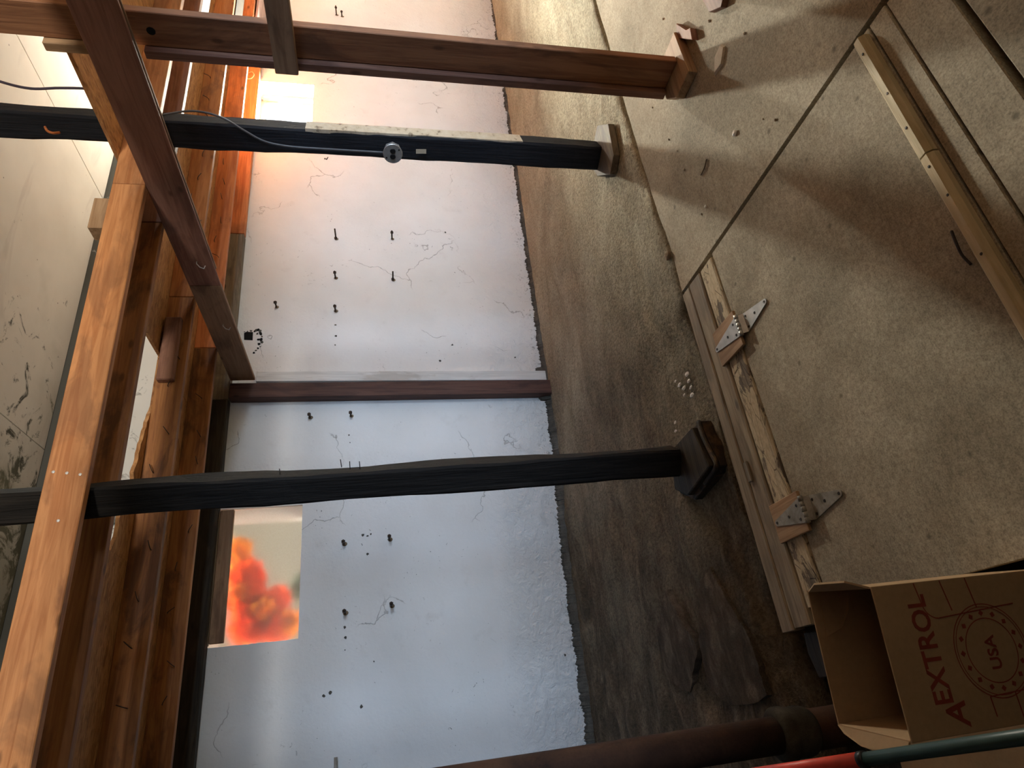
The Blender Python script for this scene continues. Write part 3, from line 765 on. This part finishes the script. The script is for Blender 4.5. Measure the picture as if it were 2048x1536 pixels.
tag(bpy.data.objects['post_block'], 'grey wood block under the black post with the outlet', 'block')
o = prism('post_block', [(2.35, 1.585), (2.62, 1.585), (2.62, 1.78), (2.43, 1.79), (2.35, 1.72)], 0.0, 0.044, M['block_wood'], bev=0.003)
tag(o, 'tan wood block under the right built-up post', 'block')
o = prism('wood_offcut', [(2.46, 1.515), (2.52, 1.50), (2.545, 1.53), (2.66, 1.57), (2.60, 1.60)], 0.0, 0.03, M['brown'], bev=0.002)
tag(o, 'splintered brown offcut lying behind the right post block', 'offcut')
o = empty('end_post', (2.75, 1.50, 0), 'foot of a brown post at the top edge of the picture', 'post')
bx('shaft', 2.53, 2.85, 1.28, 1.375, 0.03, 0.30, M['brown'], o)
prism('foot_block', [(2.43, 1.375), (2.36, 1.31), (2.40, 1.24), (2.60, 1.25), (2.56, 1.385)], 0.0, 0.028, M['brown'], o, 0.002)

# wall studs: white board and reddish stud
tag(board('wall_stud', (2.285, 4.405, -0.01), (2.315, 4.405, 2.43), 0.085, 0.12, M['redstud'], up=(1, 0, 0)), 'reddish brown upright stud against the white wall', 'stud')
ws = tag(board('wall_board', (2.412, 4.425, 0.02), (2.452, 4.425, 2.262), 0.04, 0.085, M['white_wood'], up=(1, 0, 0)), 'whitewashed upright board against the wall under the cross beam end', 'board')

# ================================================================== OUTLET AND CABLES
fd = -(ux*math.sin(0)+uy*0)  # placeholder direction
nrm = Vector((-math.cos(fr), -math.sin(fr), 0))         # wide dark face of the post looks this way
oc = Vector((2.955, 2.60, 1.27))+nrm*0.128+Vector((nrm.y, -nrm.x, 0))*0.012
ob = empty('outlet_box', oc, 'round grey metal outlet box with a double socket on the black post', 'outlet')
def on_face(o, d, depth):
    z = nrm; x = Vector((0, 0, 1)); y = z.cross(x)
    o.matrix_basis = Matrix(((x.x, y.x, z.x, nrm.x*depth+d*y.x), (x.y, y.y, z.y, nrm.y*depth+d*y.y), (x.z, y.z, z.z, 0), (0, 0, 0, 1)))
    return o
b_ = lathe_bm([(0.050, -0.045), (0.050, -0.004), (0.047, 0)], 8)
on_face(bm_obj('box_body', b_, M['galv'], ob), 0, 0)
on_face(bm_obj('cover_plate', lathe_bm([(0.052, 0), (0.054, 0.003), (0.051, 0.006)], 28), M['galv'], ob), 0, 0.0005)
for sy in (-1, 1):
    b_ = lathe_bm([(0.0165, 0), (0.0165, 0.004), (0.015, 0.006)], 18)
    for v in b_.verts: v.co.x *= 0.95; v.co.y = v.co.y*0.85+sy*0.0155
    s = on_face(bm_obj('socket', b_, M['black'], ob), 0, 0.006)
    for sx in (-1, 1):
        q = box_bm(0.002, 0.007, 0.001, 0, off=(sx*0.006, sy*0.0155, 0.0062)); t_ = bm_obj('socket_slot', q, M['void'], s)
for sx, sy in ((-1, -.9), (1, .9)):
    b_ = lathe_bm([(0.005, 0), (0.005, 0.002), (0.003, 0.003)], 10)
    for v in b_.verts: v.co += Vector((sx*0.034, sy*0.026, 0))
    on_face(bm_obj('screw', b_, M['nail'], ob), 0, 0.006)
fc = Vector((2.955, 2.60, 1.3))+nrm*0.086
def cf(x, y):
    d = _f+RT*((768-y)/FPX)+DN*((x-1024)/FPX); c0 = Vector((0, 0, CAM_H)); return c0+d*((fc-c0).dot(nrm)/d.dot(nrm))
tag(tube('outlet_cable', smoothcurve([pix(322, 230, Y=2.49), pix(345, 226, Y=2.49), pix(380, 222, Y=2.48), pix(415, 226, Y=2.47), pix(450, 238, Y=2.47), cf(490, 262), cf(530, 283), cf(580, 293), cf(650, 298), cf(768, 305)], 6), 0.0055, M['cable']), 'grey cable drooping down the black post to the outlet box', 'cable')
tag(tube('upstairs_cable', smoothcurve([pix(-60, 140, Y=2.95), pix(0, 163, Y=2.95), pix(60, 177, Y=2.95), pix(120, 176, Y=2.95), pix(180, 178, Y=2.95), pix(260, 190, Y=2.95)], 6), 0.008, M['darkcable']), 'dark cable hanging across the stair opening at upper right', 'cable')
lbl = board('paper_label', pix(830, 292, Y=2.60)+nrm*0.09, pix(850, 292, Y=2.60)+nrm*0.09, 0.001, 0.025, M['cream'], up=Vector((nrm.y, -nrm.x, 0)), bev=0)
tag(lbl, 'scrap of cream paper stuck on the black post below the outlet', 'paper')

# ================================================================== WALL BOLTS
bolts = [(672, 478, 1.5, 'topmost rusty bolt of the upper left pair near the wall centre'), (784, 478, 1.2, ''), (671, 556, 1, ''), (786, 560, 1.3, ''), (553, 614, .8, ''), (671, 622, .9, ''),
         (620, 835, .6, ''), (702, 832, .7, ''), (688, 1088, .7, ''), (779, 1079, 1.1, ''), (690, 1226, .8, ''), (783, 1212, 1.0, ''), (673, 30, 1.2, ''), (684, 33, .7, '')]
labs = ['long rusty bolt with a washer on the white wall, upper of the right column pair',
        'rusty bolt with a round head, lower of the pair beneath the black outlet post',
        'bare rusty bolt on the wall, upper one left of the washered bolt',
        'thick rusty bolt with a square nut, lower one left of the round-headed bolt',
        'short rusty bolt high on the wall near the cross beam and wall hole',
        'broken rusty bolt in a chipped hole above a row of small chips',
        'rusty nut stub left of the reddish stud, the upper one',
        'rusty bolt stub left of the reddish stud, the lower one',
        'thin dark bolt stub below the frosted window, right and upper',
        'square rusty nut below the frosted window, right and lower',
        'crusted bolt stub in chipped plaster below the frosted window, left and upper',
        'rusty nut with a dark stain below the frosted window, left and lower',
        'rusty bolt on the wall at the top edge of the picture, the longer one',
        'small rusty bolt on the wall at the top edge of the picture']
for (x, y, s, _), lab in zip(bolts, labs):
    P = pix(x, y, Y=WY-0.002)
    e = empty('anchor_bolt', P, lab, 'bolt', 'rusty bolts in the white wall')
    L = 0.075*s+0.012
    tube('rod', [P+Vector((0, 0.02, 0)), P+Vector((0.004, -L, 0.003))], 0.0065, M['rust'], e, 8)
    k = bm_obj('nut', lathe_bm([(0.014, 0), (0.014, 0.011)], 6), M['rust'], e)
    k.matrix_basis = Matrix.Translation((0.003, -L*0.75 if s < 1.25 else -0.004, 0.002)) @ Matrix.Rotation(R_(90), 4, 'X')
    q = bm_obj('chipped_plaster', lathe_bm([(0.013+0.004*rs.random(), 0), (0.008, 0.002)], 9), M['stone'], e)
    q.matrix_basis = Matrix.Translation((0, 0.0, -0.004)) @ Matrix.Rotation(R_(90), 4, 'X') @ Matrix.Scale(1.2, 4, (0, 1, 0))
P0 = pix(672, 1514, Y=WY); P1 = pix(672, 1640, Y=WY)
tag(tube('wall_rod', [P0+Vector((0, -0.03, 0)), Vector((P1.x, WY-0.03, P0.z))], 0.010, M['galv_rust'], seg=10), 'grey steel rod ending on the wall at the bottom edge of the picture', 'rod')
# hole knocked through the plaster by the cross beam
h0 = pix(497, 673, Y=WY)
hh = empty('wall_hole', h0, 'square dark hole with chipped edge near the cross beam end', 'hole')
pts = [(-0.035, -0.032), (0.04, -0.03), (0.042, 0.02), (0.03, 0.034), (-0.03, 0.03)]
def wall_patch(name, pts, c, mat, parent, t=0.004):
    bm = bmesh.new()
    fr_ = [bm.verts.new((p[0], -t, p[1])) for p in pts]; bk = [bm.verts.new((p[0]*1.05, 0.003, p[1]*1.05)) for p in pts]
    bm.faces.new(fr_)
    for i in range(len(pts)): bm.faces.new((fr_[i], fr_[(i+1) % len(pts)], bk[(i+1) % len(pts)], bk[i]))
    o = bm_obj(name, bm, mat, parent); o.location = c; return o
wall_patch('opening', pts, (0, 0, 0), M['void'], hh, 0.002)
arc = [(489, 664), (495, 663), (502, 662), (509, 663), (513, 661), (517, 660), (520, 663), (522, 668), (524, 673), (522, 679), (523, 684), (519, 688), (520, 693), (516, 697), (512, 701), (508, 706), (515, 668), (517, 679)]
for k_, (x, y) in enumerate(arc):
    r = (0.006+0.008*rs.random())*(1.3 if 4 < k_ < 12 else 0.8)
    wall_patch('chipped_edge', [(r*math.cos(t)*(.5+.9*rs.random()), r*math.sin(t)*(.5+.9*rs.random())) for t in [k*0.9 for k in range(7)]], pix(x, y, Y=WY)-h0, M['void'] if k_ % 2 else M['mortar'], hh, 0.003)
# chips knocked out of the plaster elsewhere
chip_spots = [(671, 650), (672, 672), (670, 690), (726, 1070), (735, 1072), (742, 1068), (735, 1108), (748, 1323), (723, 1413), (647, 1392), (660, 1385), (690, 1255), (691, 1275), (690, 1300), (700, 885), (698, 870), (890, 465), (650, 318), (880, 722), (1030, 715), (905, 690), (1140, 1085), (1165, 1265), (1130, 1310)]
for i, (x, y) in enumerate(chip_spots):
    r = 0.004+0.007*rs.random()
    c = pix(x, y, Y=WY)
    o = wall_patch('plaster_chip_mark', [(r*math.cos(t)*(.5+.9*rs.random()), r*math.sin(t)*(.5+.9*rs.random())) for t in [k*0.9 for k in range(7)]], c, M['mortar'], wall, 0.0025)

# ================================================================== HATCH
ht = empty('floor_hatch', (0.88, 1.4, 0), 'large scuffed plywood floor hatch with two strap hinges and a nailed batten', 'hatch')
HZ = 0.006
bx('sheet', 0.165, 1.596, 0.897, 1.885, -0.016, HZ, M['sheet'], ht, bev=0.002)
def quarter(name, x0, x1, y, parent):
    bm = bmesh.new()
    prof = [(-0.022, 0), (0.022, 0), (0.022, 0.012), (0.012, 0.024), (-0.008, 0.026), (-0.020, 0.014)]
    a = [bm.verts.new((x0-0.88, y-1.4+p[0], HZ+p[1])) for p in prof]; b = [bm.verts.new((x1-0.88, y-1.4+p[0], HZ+p[1])) for p in prof]
    bm.faces.new(a); bm.faces.new(b)
    for i in range(6): bm.faces.new((a[i], a[(i+1) % 6], b[(i+1) % 6], b[i]))
    return bm_obj(name, bm, M['yellow_wood'], parent)
b1 = quarter('batten', 1.119, 1.578, 0.925, ht); b2 = quarter('batten', 0.30, 1.114, 0.925, ht)
for x in (1.52, 1.35, 1.22, 1.08, 0.98, 0.80):
    o = bm_obj('nail_head', lathe_bm([(0.004, 0), (0.003, 0.0015)], 8), M['nail'], b1 if x > 1.117 else b2); o.location = (x-0.88, 0.925-1.4+rs.uniform(-.006, .006), HZ+0.0255)
def hinge(x, y, d, mat, wmat, bw, tipy, taily):
    """strap hinge: x,y = knuckle centre, tips along +-Y"""
    o = bx('hinge_block', x-bw/2, x+bw/2, y+0.012, y+0.185, 0.0165, 0.029, wmat, ht, bev=0.002)
    o['label'] = 'reddish wood block under the hinge'
    z = 0.0295
    h = empty('strap_hinge', (0, 0, 0)); h.parent = ht; h.location = Vector((x, y, z))-ht.location
    h['label'] = 'grey steel strap hinge'
    for nm, tip, s in (('hatch_leaf', tipy, -1), ('frame_leaf', taily, 1)):
        L = abs(tip-y); bm = bmesh.new()
        dz = 0 if s > 0 else -0.021
        prof = [(-0.040, s*0.003), (0.040, s*0.003), (0.040, s*0.02)]
        for k in range(7):
            a = math.pi*k/6; prof.append((d*(L-0.011)/0.18+0.011*math.cos(a), s*(L-0.011+0.011*math.sin(a))))
        prof.append((-0.040, s*0.02))
        zf = lambda p: dz*min(1.0, max(0.0, (abs(p[1])-0.003)/0.017))
        lo = [bm.verts.new((p[0], p[1], zf(p))) for p in prof]; hi = [bm.verts.new((p[0], p[1], zf(p)+0.003)) for p in prof]
        for ring_ in (lo, hi): bm.faces.new((ring_[0], ring_[1], ring_[2], ring_[-1])); bm.faces.new(ring_[2:])
        for i in range(len(prof)): bm.faces.new((lo[i], lo[(i+1) % len(prof)], hi[(i+1) % len(prof)], hi[i]))
        bm_obj(nm, bm, mat, h)
        for (sx, sy) in ((-0.025, 0.03), (0.022, 0.03), (d*0.5, 0.085), (d*(L-0.013)/0.18, L-0.013)):
            q = bm_obj('screw', lathe_bm([(0.0055, 0), (0.0045, 0.0015), (0.001, 0.0008)], 10), M['nail'], h); q.location = (sx, s*sy, dz+0.0031)
    for k in range(5):
        kx = -0.036+0.018*k
        bm_obj('knuckle', tube_bm([(kx-0.0085, 0, 0.001), (kx+0.0085, 0, 0.001)], 0.0088 if k % 2 == 0 else 0.0078, 12), mat, h, True)
hinge(1.205, 1.835, 0.0, M['galv'], M['block_wood'], 0.155, 1.668, 2.025)
hinge(0.475, 1.82, 0.0, M['galv_rust'], M['block_wood'], 0.135, 1.65, 1.992)

fb = empty('hatch_frame', (0.86, 2.04, 0), 'weathered plank frame with peeling cream paint along the hinge side of the hatch', 'frame')
board('outer_plank', (0.135, 2.137, -0.009), (1.585, 2.135, -0.009), 0.072, 0.050, M['sill_wood'], fb, wob=0.003)
board('inner_plank', (0.14, 2.048, -0.008), (1.585, 2.048, -0.008), 0.098, 0.046, M['sill_wood'], fb, wob=0.003)
board('painted_strip', (0.19, 1.942, -0.009), (1.58, 1.940, -0.009), 0.102, 0.046, M['peel'], fb, wob=0.003)
tag(bx('scrap_plank', 0.66, 0.74, 2.062, 2.088, 0.0165, 0.0255, M['grey_wood']), 'small grey wood sliver lying on the hatch frame', 'sliver')

# junk left of the frame: old greenish board and dark boards in the pit
tag(prism('old_board', [(0.13, 2.02), (0.05, 2.03), (-0.10, 1.96), (-0.08, 1.80), (0.14, 1.80)], -0.048, -0.02, M['grey_wood'], bev=0.002), 'dirty greenish board on the floor behind the cardboard box', 'board')
tag(prism('dark_board', [(0.125, 2.15), (0.06, 2.16), (-0.02, 2.14), (-0.02, 2.05), (0.12, 2.04)], -0.14, -0.05, M['dark_plate'], bev=0.003), 'dark rotten board in the pit at the end of the hatch frame', 'board')
tag(prism('floor_cardboard', [(-0.16, 1.86), (-0.42, 1.90), (-0.45, 1.20), (-0.16, 1.12)], -0.049, -0.043, M['card'], bev=0), 'flattened cardboard piece on the floor at the bottom corner', 'cardboard')

# ================================================================== PIPE
PX, PY = -0.155, 2.02
pp = empty('soil_pipe', (PX, PY, -0.05), 'rusty brown cast-iron soil pipe with a hub near the floor', 'pipe')
bm_obj('pipe_shaft', lathe_bm([(0.052, 0.25), (0.050, 0.9), (0.050, 2.6)], 32), M['iron'], pp, True)
bm_obj('pipe_foot', lathe_bm([(0.058, -0.06), (0.058, 0.175)], 32), M['iron'], pp, True)
bm_obj('hub', lathe_bm([(0.058, 0.165), (0.068, 0.18), (0.072, 0.20), (0.070, 0.235), (0.076, 0.25), (0.076, 0.275), (0.066, 0.285), (0.052, 0.286)], 32), M['hubm'], pp, True)

# ================================================================== CARDBOARD BOX
BW, BD, BH, bt = 0.275, 0.205, 0.50, 0.004
br = R_(-8.5)
FL = Vector((-0.137, 1.185, -0.05))
cb_ = empty('cardboard_box', FL, 'open brown cardboard box with faded red lettering', 'box', rz=br)
def bxl(name, x0, x1, y0, y1, z0, z1, mat, parent):
    o = bm_obj(name, box_bm(x1-x0, y1-y0, z1-z0, 0.001), mat, parent); o.location = ((x0+x1)/2, (y0+y1)/2, (z0+z1)/2); return o
fw = bxl('front_panel', 0, BW, 0, bt, 0, BH, M['card'], cb_)
bxl('back_panel', 0, BW, BD-bt, BD, 0, BH, M['card'], cb_)
bxl('side_panel', 0, bt, bt, BD-bt, 0, BH, M['card'], cb_)
bxl('side_panel', BW-bt, BW, bt, BD-bt, 0, BH, M['card'], cb_)
bxl('bottom_panel', bt, BW-bt, bt, BD-bt, 0, bt, M['card'], cb_)
def flap(name, pts, mat):
    bm = bmesh.new(); P = [Vector(p) for p in pts]; nn = (P[1]-P[0]).cross(P[2]-P[0]).normalized()*bt
    a = [bm.verts.new(p) for p in P]; b = [bm.verts.new(p+nn) for p in P]; bm.faces.new(a); bm.faces.new(b)
    for i in range(len(P)): bm.faces.new((a[i], a[(i+1) % len(P)], b[(i+1) % len(P)], b[i]))
    return bm_obj(name, bm, mat, cb_)
flap('right_flap', [(BW-bt, 0.006, BH), (BW-bt, BD-0.006, BH), (BW+0.012, BD-0.09, BH+0.042), (BW+0.012, 0.02, BH+0.042)], M['card'])
flap('left_flap', [(0, 0.004, BH), (0, BD-0.004, BH), (-0.012, BD-0.03, BH+0.008), (-0.026, BD-0.08, BH+0.012), (-0.030, 0.05, BH+0.012), (-0.022, 0.006, BH+0.010)], M['card'])
flap('torn_layer', [(BW-0.10, BD-bt-0.001, BH-0.02), (BW-0.012, BD-bt-0.001, BH-0.03), (BW-0.012, BD-bt-0.004, BH-0.10), (BW-0.05, BD-bt-0.010, BH-0.085), (BW-0.085, BD-bt-0.006, BH-0.06)], M['card'])
def lettering(txt, size, loc, rot=(R_(90), 0, 0), name='red_lettering', shear=0.0):
    cu = bpy.data.curves.new('txt', 'FONT'); cu.body = txt; cu.size = size; cu.align_x = 'LEFT'; cu.extrude = 0.0003; cu.shear = shear; cu.resolution_u = 3; cu.offset = size*0.018
    t = bpy.data.objects.new('txt', cu); COL.objects.link(t)
    me = bpy.data.meshes.new_from_object(t.evaluated_get(bpy.context.evaluated_depsgraph_get()))
    bpy.data.objects.remove(t); bpy.data.curves.remove(cu)
    me.materials.clear(); o = link(name, me, M['redink'], fw)
    o.location = Vector(loc)-fw.location; o.rotation_euler = rot; return o
FY = -0.0004
o = lettering('A', 0.064, (0.012, FY, BH-0.135), shear=0.2)
o = lettering('EXTROL', 0.058, (0.052, FY, BH-0.112)); o.scale = (0.92, 1, 1)
def ring(cx, cz, r, w, name='red_ring', a0=0, a1=2*math.pi):
    bm = bmesh.new(); n = 48; A_ = []; B_ = []
    for i in range(n+1):
        a = a0+(a1-a0)*i/n
        A_.append(bm.verts.new((cx+r*math.cos(a), FY-0.0002, cz+r*math.sin(a)))); B_.append(bm.verts.new((cx+(r+w)*math.cos(a), FY-0.0002, cz+(r+w)*math.sin(a))))
    for i in range(n): bm.faces.new((A_[i], B_[i], B_[i+1], A_[i+1]))
    o = bm_obj(name, bm, M['redink'], fw); o.location = -fw.location; return o
CC = (0.135, BH-0.235)
ring(*CC, 0.085, 0.002); ring(*CC, 0.080, 0.0015); ring(*CC, 0.058, 0.002)
lettering('USA', 0.034, (0.099, FY, BH-0.247))
for k in range(16):
    a = 2*math.pi*k/16; bm = box_bm(0.008, 0.0006, 0.008, 0); o = bm_obj('red_star', bm, M['redink'], fw)
    o.location = Vector((CC[0]+0.069*math.cos(a), FY, CC[1]+0.069*math.sin(a)))-fw.location; o.rotation_euler = (0, R_(45)-a, 0)
ring(0.235, BH-0.135, 0.030, 0.0022, 'red_outline', R_(90), R_(180)); 
def stroke(x0, z0, x1, z1, w=0.0022):
    L = math.hypot(x1-x0, z1-z0); o = bm_obj('red_outline', box_bm(L, 0.0006, w, 0), M['redink'], fw)
    o.location = Vector(((x0+x1)/2, FY, (z0+z1)/2))-fw.location; o.rotation_euler = (0, -math.atan2(z1-z0, x1-x0), 0)
stroke(0.235, BH-0.104, BW-0.002, BH-0.098); stroke(0.204, BH-0.135, 0.215, BH-0.32); stroke(0.215, BH-0.17, BW-0.002, BH-0.16); stroke(0.215, BH-0.23, BW-0.002, BH-0.222)
stroke(0.02, BH-0.20, 0.055, BH-0.198); stroke(0.055, BH-0.198, 0.060, BH-0.33); stroke(0.01, BH-0.26, 0.058, BH-0.258)
# crumpled paper inside the box
bm = bmesh.new(); bmesh.ops.create_icosphere(bm, subdivisions=4, radius=0.07)
for v in bm.verts:
    v.co *= 1+0.35*noise.noise(v.co*22)+0.2*noise.noise(v.co*55); v.co.z *= 0.8; v.co.y *= 0.85
pk = bm_obj('crumpled_paper', bm, M['bag']); pk.location = (0.02, 1.265, 0.285); tag(pk, 'crumpled grey paper inside the cardboard box', 'paper')
bm = bmesh.new(); bmesh.ops.create_icosphere(bm, subdivisions=3, radius=0.085)
for v in bm.verts: v.co *= 1+0.25*noise.noise(v.co*18); v.co.z *= 1.25
pk2 = bm_obj('paper_wad', bm, M['bag']); pk2.location = (0.02, 1.265, 0.085); tag(pk2, 'lower wad of packing paper under the crumpled paper in the box', 'paper')

# ================================================================== POLE WITH RED GRIP
A0 = pix(1726, 1519, Y=1.16); B0 = pix(2048, 1474, Y=0.90); dd = (A0-B0).normalized()
pol = empty('tool_handle', B0-dd*0.22, 'dark green tool handle with a red grip in the bottom corner', 'tool')
tube('green_shaft', [B0-dd*0.30, A0], 0.011, M['green'], pol, 16)
tube('red_grip', [A0+dd*0.004, A0+dd*0.35], 0.0125, M['red'], pol, 16)
tube('collar', [A0-dd*0.006, A0+dd*0.006], 0.0135, M['black'], pol, 16)

# ================================================================== SMALL DEBRIS
def flake(name, pts, z0, h, mat, label, cat):
    return tag(prism(name, pts, z0, z0+h, mat, taper=0.85), label, cat)
c = pix(1440, 115, Z=0)
flake('wood_chip', [(c.x-0.03, c.y+0.06), (c.x-0.045, c.y+0.0), (c.x+0.0, c.y-0.05), (c.x+0.035, c.y-0.035), (c.x+0.03, c.y+0.02)], 0.0005, 0.008, M['chip'], 'pale angular chip on the floor beside the right post', 'chip')
def pebble(x, y, r, mat, label, name='plaster_crumb', cat='crumb', z=0.0, grp=None):
    p = pix(x, y, Z=z); bm = bmesh.new(); bmesh.ops.create_icosphere(bm, subdivisions=2, radius=r)
    sd = rs.random()*40
    for v in bm.verts: v.co *= 1+0.45*noise.noise(v.co/r*1.3+Vector((sd, 0, 0))); v.co.z *= 0.6
    zz = -min(v.co.z for v in bm.verts)
    o = bm_obj(name, bm, mat); o.location = (p.x, p.y, z+zz-0.001); tag(o, label, cat, grp); return o
M['white_bit'] = simple('white_plaster_bit', (0.85, 0.84, 0.82), 0.8)
pebble(1471, 267, 0.011, M['white_bit'], 'bright white crumb on the floor, nearest the hatch joint')
pebble(1412, 413, 0.007, M['white_bit'], 'tiny white crumb on the floor left of the bent twig')
pebble(1340, 512, 0.022, M['stone'], 'brown stone on the edge between slab and rough concrete', 'stone', 'stone')
pebble(1318, 468, 0.006, M['stone'], 'small brown pebble near the slab edge', 'stone', 'stone')
for (x, y) in ((1352, 762), (1361, 770), (1369, 776), (1379, 762), (1383, 775), (1386, 790), (1376, 748), (1352, 845), (1354, 862), (1370, 790)):
    p = pebble(x, y, 0.005+0.005*rs.random(), M['white_bit'], 'white paint crumb on the rough concrete beside the hatch frame', z=-0.035, grp='white crumbs beside the hatch frame')
    p.scale = (1, 1.8, 0.8)
for i in range(26):
    x, y = rs.uniform(1.7, 4.2), rs.uniform(1.2, 2.1)
    r = 0.003+0.004*rs.random(); bm = bmesh.new(); bmesh.ops.create_icosphere(bm, subdivisions=1, radius=r)
    o = bm_obj('grit', bm, M['stone'] if i % 3 else M['chip']); o.location = (x, y, r*0.6); o.scale = (1.4, 1, .7)
    tag(o, 'tiny speck of grit scattered on the open floor', 'grit', 'grit on the open floor')
tw = smoothcurve([pix(1903, 462, Z=HZ+.006), pix(1912, 485, Z=HZ+.010), pix(1924, 510, Z=HZ+.008), pix(1942, 529, Z=HZ+.005)], 6)
tag(tube('bent_twig', tw, 0.0035, M['nail'], seg=8), 'dark bent wire lying on the hatch beside the batten', 'wire')
t2 = [pix(1413, 318, Z=.004), pix(1409, 335, Z=.005), pix(1402, 350, Z=.004), pix(1397, 343, Z=.004)]
tag(tube('twig', t2, 0.003, M['sill_wood'], seg=7), 'small tan twig lying on the floor beyond the hatch joint', 'twig')
tag(tube('twig', [pix(1136, 40, Z=-.03), pix(1141, 56, Z=-.03)], 0.004, M['nail'], seg=7), 'dark twig on the rough concrete near the wall, upper right', 'twig')
wl = smoothcurve([pix(480, 140, Y=4.36), pix(484, 150, Y=4.34), pix(492, 157, Y=4.33), pix(502, 157, Y=4.33), pix(508, 150, Y=4.34), pix(504, 144, Y=4.36), pix(497, 146, Y=4.37)], 5)
tag(tube('wire_loop', wl, 0.004, M['yellow_wood'], seg=7), 'thin pale wire loop hanging at the corner of the bright window', 'wire')
